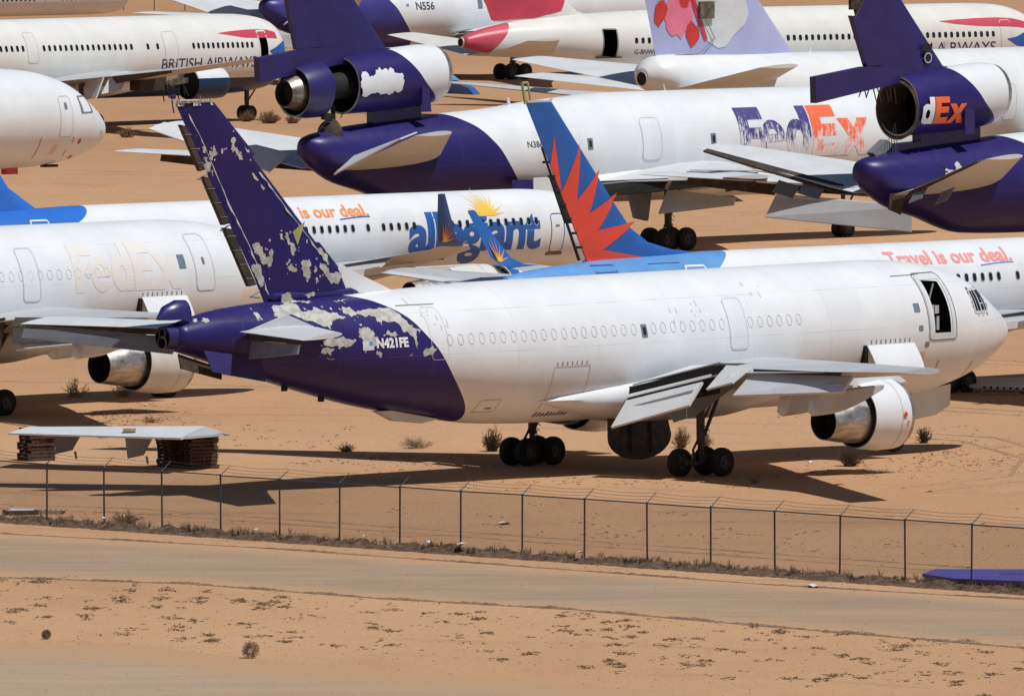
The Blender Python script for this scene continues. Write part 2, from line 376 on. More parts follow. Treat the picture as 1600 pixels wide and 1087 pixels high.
class Plane:
    """an aircraft: empty at the main-gear ground point. stations S run back from the nose, l to the right, z up"""
    def __init__(s, name, label, cat, o, th, smg, cz, prof, tilt=0., group=None):
        s.root = bpy.data.objects.new(name, None); C.objects.link(s.root)
        s.root.location = o; s.root.rotation_euler = (0, -tilt, R(th)); s.root.empty_display_size = 2
        tag(s.root, label, cat, group)
        s.smg = smg; s.cz = cz; s.p = prof
        s.xs = [r[0] for r in prof]
    def L(s, S, l, z): return Vector((s.smg-S, -l, z))
    def sec(s, S):
        zt = s.cz+pchip(s.xs, [r[1] for r in s.p], S); zb = s.cz+pchip(s.xs, [r[2] for r in s.p], S)
        return (zt+zb)/2, (zt-zb)/2, pchip(s.xs, [r[3] for r in s.p], S)
    def side(s, S, z):
        zc, hz, hw = s.sec(S); q = max(-1., min(1., (z-zc)/hz)); return hw*math.sqrt(max(0., 1-q*q))
    def on(s, S, z, off=.012, sgn=1):
        zc, hz, hw = s.sec(S); q = max(-.97, min(.97, (z-zc)/hz)); c = math.sqrt(1-q*q)
        n = Vector((0, -c/hw, q/hz)); n.normalize()
        p = s.L(S, hw*c, z)+n*off
        if sgn < 0: p.y = -p.y
        return p
    def fuselage(s, mat, holes=(), name='fuselage', s0=None, s1=None, step=.45, liner=True, N=72):
        lo = s.xs[0] if s0 is None else s0; hi = s.xs[-1] if s1 is None else s1
        st = set()
        x = lo
        while x < hi: st.add(round(x, 3)); x += step if x > 3 else .12 if x < 1 else .25
        st.add(hi); st |= {h[0] for h in holes} | {h[1] for h in holes}
        st = sorted(st)
        an = set(round(2*math.pi*i/N, 5) for i in range(N))
        ha = []
        for h in holes:
            zc, hz, hw = s.sec((h[0]+h[1])/2)
            a0 = math.asin((h[2]-zc)/hz); a1 = math.asin((h[3]-zc)/hz); a0 %= 2*math.pi; a1 %= 2*math.pi
            an |= {round(a0, 5), round(a1, 5)}; ha.append((h[0], h[1], round(a0, 5), round(a1, 5)))
        an = sorted(an); n = len(an)
        vs = []
        for S in st:
            zc, hz, hw = s.sec(S)
            for a in an: vs.append((s.smg-S, -hw*math.cos(a), zc+hz*math.sin(a)))
        fs = []
        for k in range(len(st)-1):
            sm = (st[k]+st[k+1])/2
            for i in range(n):
                j = (i+1)%n
                am = (an[i]+(an[j] if j else 2*math.pi))/2
                if any(h[0] <= sm <= h[1] and (h[2] <= am <= h[3] if h[2] < h[3] else (am >= h[2] or am <= h[3])) for h in ha): continue
                fs.append((k*n+i, (k+1)*n+i, (k+1)*n+j, k*n+j))
        fs.append(tuple(range(n))); fs.append(tuple(reversed(range((len(st)-1)*n, len(st)*n))))
        o = mk(name, vs, fs, mat, s.root, True)
        s.fus = o
        for h in holes:                                    # dark cabin behind each opening
            b = MB(); S0, S1, z0, z1 = h[:4]; pad = .5
            ring = []
            hw = s.side((S0+S1)/2, (z0+z1)/2)
            
            for Sx, ds_ in ((S1+pad, .05), (S0-pad, -.05)):
                for q_ in range(8):
                    za, zb_ = z0-.25+(z1-z0+.3)*q_/8, z0-.25+(z1-z0+.3)*(q_+1)/8
                    b.box(s.L(Sx, min(s.side(Sx, za), s.side(Sx, zb_))-.18, za), s.L(Sx+ds_, -hw*.6, zb_))
            b.box(s.L(S1+pad, -hw*.6, z0-.25), s.L(S0-pad, -hw*.6-.05, z1+.1))
            b.box(s.L(S1+pad, hw-.1, z0-.1), s.L(S0-pad, -hw*.6, z0-.04)); b.box(s.L(S1+pad, min(s.side(S0-pad, z1+.2), s.side(S1+pad, z1+.2))-.15, z1+.08), s.L(S0-pad, -hw*.6, z1+.12))
            b.build('cabin_interior', 'cabin', s.root)
        return o
    def decal(s, v2, f2, mat, name, parent=None, off=.012, label=None):
        vs = [s.on(a, b, off) for a, b in v2]
        return mk(name, vs, f2, mat, parent or s.root, True, label)
    def rrect(s, S0, S1, z0, z1, mat, name, off=.014, r=.35, parent=None, n=5, label=None):
        """rounded rectangle patch laid on the skin"""
        w = abs(S1-S0); h = z1-z0; cs = (S0+S1)/2; cz = (z0+z1)/2; rr = r*min(w, h)
        K = max(2, int(h/.25)+1); rows = []; zs = []
        for k in range(n+1): zs.append(-h/2+rr*(1-math.cos(k*math.pi/2/n)))
        for k in range(1, K): zs.append(-h/2+rr+(h-2*rr)*k/K)
        zs += [-q for q in reversed(zs[:n+1])]
        vs = []; fs = []
        for q in zs:
            e = max(0, abs(q)-(h/2-rr)); hw_ = w/2-rr+math.sqrt(max(0, rr*rr-e*e))
            vs += [(cs-hw_, cz+q), (cs+hw_, cz+q)]
        for k in range(len(zs)-1): fs.append((2*k, 2*k+1, 2*k+3, 2*k+2))
        return s.decal(vs, fs, mat, name, parent, off, label)
    def ring(s, S0, S1, z0, z1, mat, name, w=.04, r=.35, parent=None, off=.014, label=None, n=5):
        cs = (S0+S1)/2; cz = (z0+z1)/2; hw_ = abs(S1-S0)/2; hh = (z1-z0)/2; rr = r*2*min(hw_, hh)
        pts = []
        for (sx, sz, a0) in ((1, 1, 0), (-1, 1, 90), (-1, -1, 180), (1, -1, 270)):
            for k in range(n+1):
                a = R(a0+90*k/n); pts.append((sx*(hw_-rr)+rr*math.cos(a), sz*(hh-rr)+rr*math.sin(a), math.cos(a), math.sin(a)))
        # subdivide the long straight sides
        P = []
        for i, p in enumerate(pts):
            q = pts[(i+1)%len(pts)]; P.append(p); L_ = math.hypot(q[0]-p[0], q[1]-p[1])
            m = int(L_/.3)
            for k in range(1, m+1): P.append(tuple(p[j]+(q[j]-p[j])*k/(m+1) for j in range(4)))
        v = [(cs+p[0], cz+p[1]) for p in P]+[(cs+p[0]-p[2]*w, cz+p[1]-p[3]*w) for p in P]; m = len(P)
        return s.decal(v, [(i, (i+1)%m, m+(i+1)%m, m+i) for i in range(m)], mat, name, parent, off, label)
    def door(s, S0, S1, z0, z1, line='outline', mat='white', label=None):
        d = s.rrect(S0, S1, z0, z1, s.fus.data.materials[0], 'door', .010, .22, label=label)
        s.ring(S0, S1, z0, z1, line, 'door_frame', .05, .22, d, .018)
        return d
    def windows(s, Ss, z, mat='black', w=.24, h=.40, z_of=None, frame=True):
        for S in Ss:
            zz = z if z_of is None else z_of(S)
            if frame: 
                o = s.ring(S-w/2-.03, S+w/2+.03, zz-h/2-.04, zz+h/2+.04, 'outline', 'window', .04, .45, None, .011, n=3)
                s.rrect(S-w/2, S+w/2, zz-h/2, zz+h/2, mat, 'pane', .015, .45, o, 3)
            else: s.ring(S-w/2, S+w/2, zz-h/2, zz+h/2, 'outline_m', 'window_plug', .019, .5, None, .011, n=4)
    def wrap2d(s, bm, S0, S1, z0, z1, mat, name, off=.016, shear=0., parent=None, keep=False, label=None, flip=False):
        """2-D mesh fitted into a box on the right-hand skin; x runs forward"""
        xs = [v.co.x for v in bm.verts]; ys = [v.co.y for v in bm.verts]
        a, b, c, d = min(xs), max(xs), min(ys), max(ys)
        for v in bm.verts:
            u = (v.co.x-a)/(b-a); w = (v.co.y-c)/(d-c)
            v.co.x = S0+(S1-S0)*u - shear*w; v.co.y = z0+(z1-z0)*w; v.co.z = 0
        for axis, lo, hi, stp in ((1, z0, z1, .16),):
            q = lo+stp
            while q < hi-.01:
                bmesh.ops.bisect_plane(bm, geom=bm.verts[:]+bm.edges[:]+bm.faces[:], plane_co=(0, q, 0), plane_no=(0, 1, 0)); q += stp
        for v in bm.verts: v.co = s.on(v.co.x, v.co.y, off)
        me = bpy.data.meshes.new(name); bm.to_mesh(me); bm.free()
        for m_ in (mat if isinstance(mat, list) else [mat]): me.materials.append(M[m_])
        o = bpy.data.objects.new(name, me); C.objects.link(o); o.parent = parent or s.root
        if label: o['label'] = label
        return o
    def wing(s, secs, mat, name='wing', left=False, sign=None, caps=True, n=9, parent=None, label=None):
        """secs: (l, S_le, S_te, z_le, z_te, thick)"""
        b = MB(); L_ = []
        for (l, sl, st_, zl, zt, th) in secs:
            pts = []
            xs = [0, .012, .05, .12, .25, .4, .6, .8, 1.]
            def yt(x): return 5*th*(.2969*math.sqrt(x)-.126*x-.3516*x*x+.2843*x**3-.1015*x**4)+.0*x
            up = [(x, yt(x)+.01*th) for x in xs]; dn = [(x, -yt(x)*.85-.01*th) for x in xs[1:]]
            for (x, y) in list(reversed(dn))+up:
                pts.append(s.L(sl+(st_-sl)*x, -l if left else l, zl+(zt-zl)*x+y))
            L_.append(pts)
        b.loft(L_); return b.build(name, mat, parent or s.root, True, label)
    def slab(s, name, corners, t, mat, left=False, parent=None, label=None):
        b = MB(); c = [s.L(S, -l if left else l, z) for (S, l, z) in corners]; b.slab(*c, t)
        return b.build(name, mat, parent or s.root, False, label)
    def canoe(s, name, S0, S1, l, z, r, mat, left=False, dz=0.):
        b = MB(); ll = -l if left else l; L_ = []; n = 9
        for k in range(n+1):
            f = k/n; S = S0+(S1-S0)*f; h = r*(.25+.95*math.sin(min(1, f*1.25)*math.pi/2)); w_ = r*(.35+.45*math.sin(min(1, f*1.3)*math.pi/2))
            zt = z+.35-.18*f; zb = zt-h*1.7; sl = .45*h*(f**6)
            L_.append([s.L(S-sl*0, ll-w_, zt), s.L(S+sl, ll-w_*.9, zb+h*.3), s.L(S+sl*1.1, ll, zb), s.L(S+sl, ll+w_*.9, zb+h*.3), s.L(S-sl*0, ll+w_, zt)])
        b.loft(L_); f0 = L_[-1]; c_ = sum(f0, Vector())/5; L2 = [f0, [p.lerp(c_, .25)+Vector((-.05, 0, 0)) for p in f0], [c_+Vector((-.12, 0, -.0)) for p in f0]]
        b.loft(L2, 1, False); return b.build(name, mat, s.root, False, None, [mat, 'lgrey'])
    def fin(s, secs, mat, name='fin', parent=None, label=None, tc=.1):
        """secs: (z, S_le, S_te)"""
        b = MB(); L_ = []
        for (z, sl, st_) in secs:
            c = st_-sl; pts = []
            for x, sg in [(1, 0), (.7, 1), (.45, 1), (.2, 1), (.05, 1), (0, 0), (.05, -1), (.2, -1), (.45, -1), (.7, -1)]:
                y = 5*tc*c*(.2969*math.sqrt(x)-.126*x-.3516*x*x+.2843*x**3-.1036*x**4)*sg
                if x == 1: y = .0
                pts.append(s.L(sl+c*x, y, z))
            L_.append(pts)
        b.loft(L_); return b.build(name, mat, parent or s.root, True, label)
    def flat(s, name, pts, y, t, mat, parent=None, label=None):
        """polygon in the S-z plane at lateral y, thickness t outwards"""
        b = MB(); b.poly([s.L(S, y, z) for S, z in pts], (0, -t, 0)); return b.build(name, mat, parent or s.root, False, label)
    def wheel(s, S, l, z, r, w, parent):
        b = MB(); y = -l; c = (s.smg-S, y, z)
        b.lathe([(-w/2, r*.45), (-w/2, r*.82), (-w*.36, r*.96), (-w*.15, r), (w*.15, r), (w*.36, r*.96), (w/2, r*.82), (w/2, r*.45)], c, 'y', 28, 0)
        b.lathe([(-w*.46, r*.49), (-w*.5, r*.47), (-w*.5, r*.42), (-w*.32, r*.36), (-w*.3, 0.03)], c, 'y', 24, 1)
        b.lathe([(w*.46, r*.49), (w*.5, r*.47), (w*.5, r*.42), (w*.32, r*.36), (w*.3, 0.03)], c, 'y', 24, 1)
        b.lathe([(-w*.5, .07), (-w*.3, .10)], c, 'y', 10, 1); b.lathe([(-w*.5, .07), (-w*.5, .001)], c, 'y', 10, 1)
        return b.build('wheel', 'tyre', parent, True, None, ['tyre', 'rim'])
    def bogie(s, S, l, ztop, r=.575, w=.4, dx=.7, dy=.46, skip=(), brace=(1.3, 0, 1.9), sr=.16, zt=None, sink=.02):
        b = MB(); za = r-sink
        L_ = s.L
        b.tube(L_(S, l, za), L_(S, l, za+.95), sr*.72, sr*.75, 14); b.tube(L_(S, l, za+.75), L_(S, l, ztop), sr, sr*1.15, 16)
        b.tube(L_(S, l, za+.7), L_(S, l, za+.82), sr*1.3, sr*1.3, 14)
        b.tube(L_(S-dx-.1, l, za), L_(S+dx+.1, l, za), .12, .12, 10)
        for e in (-dx, dx): b.tube(L_(S+e, l-dy, za), L_(S+e, l+dy, za), .075, .075, 10)
        b.tube(L_(S-brace[0], l+brace[1], ztop-.1), L_(S-.15, l, brace[2]), .085, .07, 10)
        b.tube(L_(S-brace[0]+.12, l+brace[1]-.05, ztop-.1), L_(S-.1, l, brace[2]+.6), .035, .035, 8)
        b.tube(L_(S+.3, l, za+.05), L_(S+.42, l, za+.5), .05, .05, 8); b.tube(L_(S+.42, l, za+.5), L_(S+.1, l, za+.95), .05, .05, 8)
        b.tube(L_(S-.6, l+.1, za+.1), L_(S+.2, l+.12, za+.35), .04, .04, 8); b.tube(L_(S-.3, l-.1, za), L_(S-.12, l-.08, za+.7), .045, .045, 8)
        for q in range(5):
            a = q/5*3; b.tube(L_(S-.18-.05*q, l+.14, za+.4+.2*q), L_(S+.2-.07*q, l+.16, za+.55+.22*q), .018, .018, 5)
        g = b.build('main_landing_gear', 'strut', s.root, True)
        for e in (-1, 1):
            for d in (-1, 1):
                if (e, d) in skip: continue
                s.wheel(S+e*dx, l+d*dy, za, r, w, g)
        return g
    def nosegear(s, S, ztop, r=.5, w=.36, dy=.32, sink=.02, sr=.11):
        b = MB(); za = r-sink
        b.tube(s.L(S, 0, za), s.L(S, 0, ztop), sr, sr*1.2, 12); b.tube(s.L(S, -dy, za), s.L(S, dy, za), .07, .07, 8)
        b.tube(s.L(S-1.1, 0, ztop-.1), s.L(S-.05, 0, za+.8), .06, .06, 8); b.box(s.L(S+.15, .12, za+.9), s.L(S-.15, -.12, za+1.15))
        g = b.build('nose_landing_gear', 'strut', s.root, True)
        for d in (-1, 1): s.wheel(S, d*dy, za, r, w, g)
    def engine(s, Sf, Sr, Sn, l, z, rf, rr, rc, rn, mat='white', left=False, zn=None, intake=True, tilt=0., pylon=None, core='metal', Sc=None):
        """Sf front lip, Sr fan exit, Sn nozzle exit; radii: front, fan exit, core at fan exit, nozzle"""
        ll = -l if left else l; c = s.L(Sf, ll, z); Lr = Sf-Sr; Ln = Sf-Sn
        zn = z if zn is None else zn; tl = (z-zn)/(-Ln) if Ln else 0; tl = (zn-z)/Ln
        b = MB(); rm = max(rf, rr)*1.0
        b.lathe([(-.7, rf*.80), (-.28, rf*.83), (-.06, rf*.89), (0, rf*.93), (-.05, rf*.975), (-.25, rf*1.0), (Lr*.45, rm*1.015), (Lr*.8, (rm+rr)/2*1.003), (Lr, rr), (Lr, rr-.05), (Lr*.55, rr*.93), (-.7, rf*.80)], c, 'x', 56, mi=0, mis=[1, 1, 2, 2, 2, 0, 0, 0, 2, 1, 1])
        e = b.build('engine_nacelle', mat, s.root, True, None, [mat, 'dark', 'metal'])
        b = MB(); b.disc((c.x+Lr*.30, c.y, c.z), rf*.86, 'x', 40); b.build('fan_disc', 'dark', e)
        b = MB(); Lc = Lr*.62
        b.lathe([(Lc, rc*.9), (Lc*1.05, rc), (Lr, rc), ((Lr+Ln)/2, (rc+rn)/2*1.04), (Ln, rn), (Ln, rn-.03), (Ln*.9, rn*.93), (Ln*.8, rn*.8)], c, 'x', 48, mis=[0, 0, 0, 0, 0, 1, 1], tilt=tl)
        b.build('exhaust_nozzle', core, e, True, None, [core, 'dark'])
        b = MB(); b.disc((c.x+Ln*.82, c.y, zn), rn*.9, 'x', 32); b.lathe([(Ln*.82, rn*.35), (Ln*.93, rn*.2), (Ln*.96, .02)], c, 'x', 20, tilt=tl); b.build('turbine_core', 'dark', e, True)
        # two latch seams round the cowl and an inlet seam
        for q, wd in ((.36, .03),):
            b = MB(); rq = rm*1.016+.004 if q < .5 else (rm+rr)/2*1.004+.02
            b.lathe([(Lr*q, rq+.002), (Lr*q-wd, rq+.002)], c, 'x', 56); b.build('cowl_seam', 'outline', e, True)
        if pylon:
            b = MB(); (a0, z0), (a1, z1), (a2, z2), (a3, z3) = pylon
            b.poly([s.L(a0, ll-.22, z0), s.L(a1, ll-.22, z1), s.L(a2, ll-.22, z2), s.L(a3, ll-.22, z3)], (0, -.44, 0)); b.build('pylon', mat, s.root)
        return e
def text_bm(body, bold=.0, shear=0., spacing=1., word=1.):
    cu = bpy.data.curves.new('t', 'FONT'); cu.body = body; cu.offset = bold; cu.shear = shear; cu.space_character = spacing; cu.space_word = word
    cu.resolution_u = 5; cu.fill_mode = 'FRONT'
    ob = bpy.data.objects.new('t', cu); C.objects.link(ob)
    bpy.context.view_layer.update()
    me = bpy.data.meshes.new_from_object(ob.evaluated_get(bpy.context.evaluated_depsgraph_get()))
    bm = bmesh.new(); bm.from_mesh(me); bpy.data.objects.remove(ob); bpy.data.curves.remove(cu); bpy.data.meshes.remove(me)
    bmesh.ops.remove_doubles(bm, verts=bm.verts, dist=1e-5)
    return bm
def curve_bm(loops):
    """filled 2-D shapes; inner loops become holes"""
    cu = bpy.data.curves.new('c', 'CURVE'); cu.dimensions = '2D'; cu.fill_mode = 'BOTH'
    for lp in loops:
        sp = cu.splines.new('POLY'); sp.points.add(len(lp)-1); sp.use_cyclic_u = True
        for p, q in zip(sp.points, lp): p.co = (q[0], q[1], 0, 1)
    ob = bpy.data.objects.new('c', cu); C.objects.link(ob); bpy.context.view_layer.update()
    me = bpy.data.meshes.new_from_object(ob.evaluated_get(bpy.context.evaluated_depsgraph_get()))
    bm = bmesh.new(); bm.from_mesh(me); bpy.data.objects.remove(ob); bpy.data.curves.remove(cu); bpy.data.meshes.remove(me)
    return bm
def arc(cx, cy, rx, ry, a0, a1, n=18): return [(cx+rx*math.cos(R(a0+(a1-a0)*k/n)), cy+ry*math.sin(R(a0+(a1-a0)*k/n))) for k in range(n+1)]
# bold italic-free courier letters F e d | E x, cap height 10
LF = [[(0,0),(0,10),(7.2,10),(7.2,7.6),(2.9,7.6),(2.9,6),(6.6,6),(6.6,3.8),(2.9,3.8),(2.9,0)]]
LE_ = [arc(9.4, 3.7, 3.6, 3.8, 355, 20+0, 1)[:0]+[(13.0,3.3)]+arc(9.4, 3.7, 3.6, 3.75, 0, 325, 26)+[(10.6,1.4)]+arc(9.4, 3.1, 1.3, 1.3, 320, 180, 8)+[(8.1,3.0)], arc(9.4, 4.6, 1.25, 1.1, 0, 180, 8)]
LD = [[(17.9,0),(20.6,0),(20.6,10),(17.9,10),(17.9,6.9)]+arc(16.6, 3.7, 3.4, 3.75, 70, 290, 20)+[(17.9,.6)], arc(17.0, 3.65, 1.15, 1.7, 0, 360, 18)[:-1]]
LX = [[(21.0,0),(21.0,10),(28.4,10),(28.4,7.7),(23.9,7.7),(23.9,6.3),(28,6.3),(28,4.0),(23.9,4.0),(23.9,2.4),(28.4,2.4),(28.4,0)],
      [(28.6,7.3),(31.8,7.3),(33.2,5.4),(34.6,7.3),(37.6,7.3),(34.8,3.7),(37.8,0),(34.6,0),(33.1,1.9),(31.6,0),(28.5,0),(31.4,3.7)]]
def poly_part(loops, lo, hi, full=(0, 37.8)): return curve_bm(loops)
def rays(cx, cy, r0, r1, a0, a1, n, jitter=0.):
    pts = []
    for k in range(n):
        a = a0+(a1-a0)*(k+.5)/n; da = (a1-a0)/n/2
        pts.append((cx+r0*math.cos(R(a-da)), cy+r0*math.sin(R(a-da))))
        rr = r1*(1+jitter*math.sin(k*2.3)); pts.append((cx+rr*math.cos(R(a)), cy+rr*math.sin(R(a))))
    pts.append((cx+r0*math.cos(R(a1)), cy+r0*math.sin(R(a1))))
    return pts
# ================================================================ ground, road, paths
def sheet(name, pts, mat, z=0.004, jag=0., n=60, kind='structure'):
    """strip between two edges [(near edge pts), (far edge pts)]"""
    near, far = pts; vs = []; fs = []
    def samp(e, t):
        k = t*(len(e)-1); i = min(int(k), len(e)-2); f = k-i
        return [e[i][j]+(e[i+1][j]-e[i][j])*f for j in (0, 1)]
    for k in range(n+1):
        a = samp(near, k/n); b = samp(far, k/n)
        for p in (a, b): vs.append((p[0]+random.uniform(-jag, jag)*.5, p[1]+random.uniform(-jag, jag), z))
    for k in range(n): fs.append((2*k, 2*k+2, 2*k+3, 2*k+1))
    o = mk(name, vs, fs, mat); uvl = o.data.uv_layers.new(name='across')
    for lp in o.data.loops: uvl.data[lp.index].uv = (lp.vertex_index//2/n, lp.vertex_index%2)
    return tag(o, kind=kind)
tag(mk('ground', [(-1500, -200, 0), (1500, -200, 0), (1500, 4200, 0), (-1500, 4200, 0)], [(0, 1, 2, 3)], 'sand'), kind='structure')
d_ = (0.715, -0.699)                       # fence and road direction (to the right and towards the camera)
def along(x, y, t): return (x+d_[0]*t, y+d_[1]*t)
road_near = [(-60, 436), (-26, 410), (-17.7, 401.9), (-11, 399), (-4.3, 392.3), (2.1, 387.6), (8.4, 380.5), (16.4, 371.7), (30, 357), (60, 326)]
road_far = [(-60, 460), (-26, 430), (-18.6, 422.9), (-9.2, 415.8), (0, 407), (8.8, 398.1), (17.3, 391.5), (26, 383), (40, 370), (75, 336)]
sheet('gravel_road', (road_near, road_far), 'road', .012, 0, 60)
path_near = [(-60, 352), (-20, 330), (10, 300), (40, 268)]
path_far = [(-60, 400), (-26, 378), (-16.5, 374), (-11.3, 371.7), (-6, 364.7), (0, 359.8), (7.8, 351), (20, 338), (50, 312)]
sheet('gravel_path', (path_near, path_far), 'path', .012, 0, 60)
def ridge(name, line, w, h, mat, seg=500, rough_=.5, kind='structure'):
    vs = []; fs = []
    def samp(t):
        k = t*(len(line)-1); i = min(int(k), len(line)-2); f = k-i
        return [line[i][j]+(line[i+1][j]-line[i][j])*f for j in (0, 1)]
    prof = [-1, -.6, -.25, .1, .45, 1]
    for k in range(seg+1):
        c = samp(k/seg); amp = .6+.4*math.sin(k*.13)+random.uniform(-rough_, rough_)*.6
        for q in prof:
            hh = h*max(0, (1-q*q))*max(.15, amp)*random.uniform(1-rough_, 1+rough_)
            ww = q*w*(1+random.uniform(-.15, .15)*rough_)
            vs.append((c[0]+ww*.699, c[1]+ww*.715, hh-.03 if abs(q) == 1 else hh))
    m = len(prof)
    for k in range(seg):
        for i in range(m-1): fs.append((k*m+i, k*m+i+1, (k+1)*m+i+1, (k+1)*m+i))
    return tag(mk(name, vs, fs, mat, None, False), kind=kind)
ridge('road_edge_ridge', road_near[1:-1], .30, .05, 'ridge', 900, .7)
ridge('road_edge_ridge', [(x, y+.6) for x, y in road_far[1:-1]], .22, .04, 'ridge', 500, .6)
random.seed(19)
M['track'] = simple('track_sand', (.375, .225, .125), .95, 0, .3, 2.5, None, .8)
for (pts) in ([(12, 540), (19, 536), (26, 530), (34, 520)], [(12, 543), (19, 539), (26, 533), (34, 523)], [(-6, 505), (6, 503), (16, 500), (24, 492), (27, 480)], [(-6, 507.5), (6, 505.5), (17, 502), (26, 493), (29.5, 480)], [(13.5, 483), (18.5, 477), (20.5, 466), (19.5, 455), (15, 448)], [(14, 485.5), (20, 479), (22.2, 466), (21, 454), (16, 446)], [(-40, 585), (-22, 560), (-12, 540), (-4, 530)], [(-40, 588), (-22, 563), (-12, 543), (-4, 533)], [(-24, 520), (-14, 517), (-6, 512)], [(-24, 439), (-14, 434), (-4, 424), (6, 414), (16, 404)], [(-24, 441.5), (-14, 436.5), (-4, 426.5), (6, 416.5), (16, 406.5)], [(-40, 690), (-20, 672), (-8, 665)], [(-40, 694), (-20, 676), (-8, 669)]):
    ridge('wheel_track', pts, .28, .025, 'track', 260, .9)
F0 = Vector((-17.2, 429.8, 0)); FD = Vector((0.7175, -0.6966, 0)); FS = 3.06
def fp(t, off=0.): return (F0.x+FD.x*t+off*.6966, F0.y+FD.y*t+off*.7175)
ridge('fence_bank', [fp(t, -.9) for t in (-14, 0, 15, 30, 47, 60)], 1.0, .13, 'bank', 1500, .8)
# ================================================================ main aircraft (white and purple)
A310 = [(0,-.30,-.36,.03),(.12,.0,-.66,.33),(.4,.28,-.93,.62),(1,.70,-1.30,1.04),(1.8,1.24,-1.70,1.50),(2.6,1.75,-2.02,1.88),(3.5,2.16,-2.29,2.20),(5,2.55,-2.6,2.56),(6.5,2.74,-2.74,2.72),(8.5,2.82,-2.82,2.82),(26,2.82,-2.84,2.82),(29.5,2.80,-2.72,2.80),(33,2.70,-2.25,2.60),(35.7,2.62,-1.78,2.36),(39,2.52,-.98,1.80),(41,2.44,-.42,1.42),(43.3,2.24,.25,.98),(44.6,1.98,.62,.72),(45.3,1.80,.82,.56)]
edge1 = [(2.0, 30.6), (2.66, 31.2), (4.2, 32.8), (5.86, 34.15), (7.13, 35.55), (7.5, 36.5), (7.7, 37.6)]
blobs1 = [(40.3, 7.3, 1.3, .5), (38.7, 7.1, 1.4, .55), (37.2, 6.85, 1.3, .42), (36.0, 6.75, 1.0, .45), (35.3, 6.2, .45, .75), (37.9, 6.0, 1.0, .32), (37.5, 5.5, .5, .35), (36.6, 6.1, .5, .2), (38.6, 5.3, .6, .3), (34.2, 5.25, .35, .25), (42.9, 7.0, .25, .2), (36.9, 5.2, .2, .4), (40.8, 6.9, .3, .3), (35.2, 5.4, .14, .5)]
sk1 = skin('skin_main', smg=21.9, edge=edge1, zs=(6.82, 5.20), ds=4.27, dirt=.45, lines=.22)
P = Plane('cargo_airplane', 'derelict white twin-engine cargo plane with peeling purple tail parked nearest the chain-link fence', 'airplane', (4.1, 458.7, 0), 43.3, 21.9, 4.95, A310, .0066, 'aircraft stored in the desert')
P.fuselage(sk1, holes=[(5.72, 6.72, 4.87, 6.93)])
sec_door = P.ring(5.42, 7.02, 4.62, 7.16, 'lgrey', 'door_surround', .20, .12, None, .022)
P.ring(5.34, 7.10, 4.54, 7.24, 'outline_d', 'door_surround', .035, .12, None, .016)
b = MB()                                    # galley remains seen through the open door
b.box(P.L(6.9, 1.9, 4.95), P.L(6.05, 1.2, 5.6)); b.box(P.L(6.5, 2.0, 5.6), P.L(6.3, 1.2, 6.2)); b.tube(P.L(6.6, 2.2, 6.0), P.L(6.0, 1.9, 6.8), .04, .04, 6)
b.build('galley_remains', 'dgrey', P.root)
b = MB(); b.box(P.L(6.66, 2.3, 5.55), P.L(6.34, 2.25, 5.98)); b.box(P.L(6.28, 2.28, 5.62), P.L(6.05, 2.24, 5.95)); b.box(P.L(6.1, 2.2, 4.95), P.L(5.95, 2.1, 5.5)); b.build('galley_remains', 'grey', P.root)
# cockpit windows with torn frame
fr = P.ring(2.74, 3.94, 5.50, 6.50, 'outline', 'cockpit_window', .13, .15, None, .02, label='cockpit window with torn-out glass')
vs_ = [P.on(2.86+.16*i, 5.62+.13*k, .024) for i in range(7) for k in range(7)]
mk('pane', vs_, [(i*7+k, i*7+k+1, i*7+k+8, i*7+k+7) for i in range(6) for k in range(6)], 'black', fr, True)
for (a, c_, z0, z1) in ((3.36, 3.43, 5.58, 6.44), (3.66, 3.69, 5.62, 6.40), (3.1, 3.36, 5.86, 5.90), (3.05, 3.09, 5.6, 6.1)): P.rrect(a, c_, z0, z1, 'lgrey', 'frame', .038, .1, fr)
random.seed(2)
for k in range(22):
    e_ = random.choice((0, 1, 2, 3)); u = random.random()
    a, z_ = ((2.8+1.1*u, 5.47), (2.8+1.1*u, 6.50), (2.72, 5.55+.9*u), (3.96, 5.55+.9*u))[e_]
    P.rrect(a-.05, a+random.uniform(.01, .07), z_-.05, z_+random.uniform(0, .07), random.choice(('outline', 'lgrey', 'outline_d')), 'torn_rim', .026, .2, fr)
for k in range(28):
    if k != 19: P.windows([33.17-k*.5372], 5.74, frame=False, w=.27, h=.42)
P.windows([17.1-k*.54 for k in range(6)], 5.75, frame=False, w=.27, h=.42)
w = P.rrect(22.78, 23.10, 5.40, 5.92, 'outline_d', 'window', .012, .15); P.rrect(22.82, 23.06, 5.45, 5.87, 'glass_grey', 'frame', .016, .15, w); P.rrect(22.86, 23.02, 5.49, 5.82, 'black', 'pane', .02, .45, w)
P.door(17.3, 18.3, 4.7, 6.75, 'outline_f'); P.ring(33.25, 34.1, 5.0, 7.0, 'outline_f', 'door', .015, .2, None, .013)
P.rrect(7.5, 7.85, 5.75, 6.1, 'glass_grey', 'window', .014, .1); P.rrect(7.45, 7.7, 5.0, 5.22, 'glass_grey', 'service_panel', .014, .1)
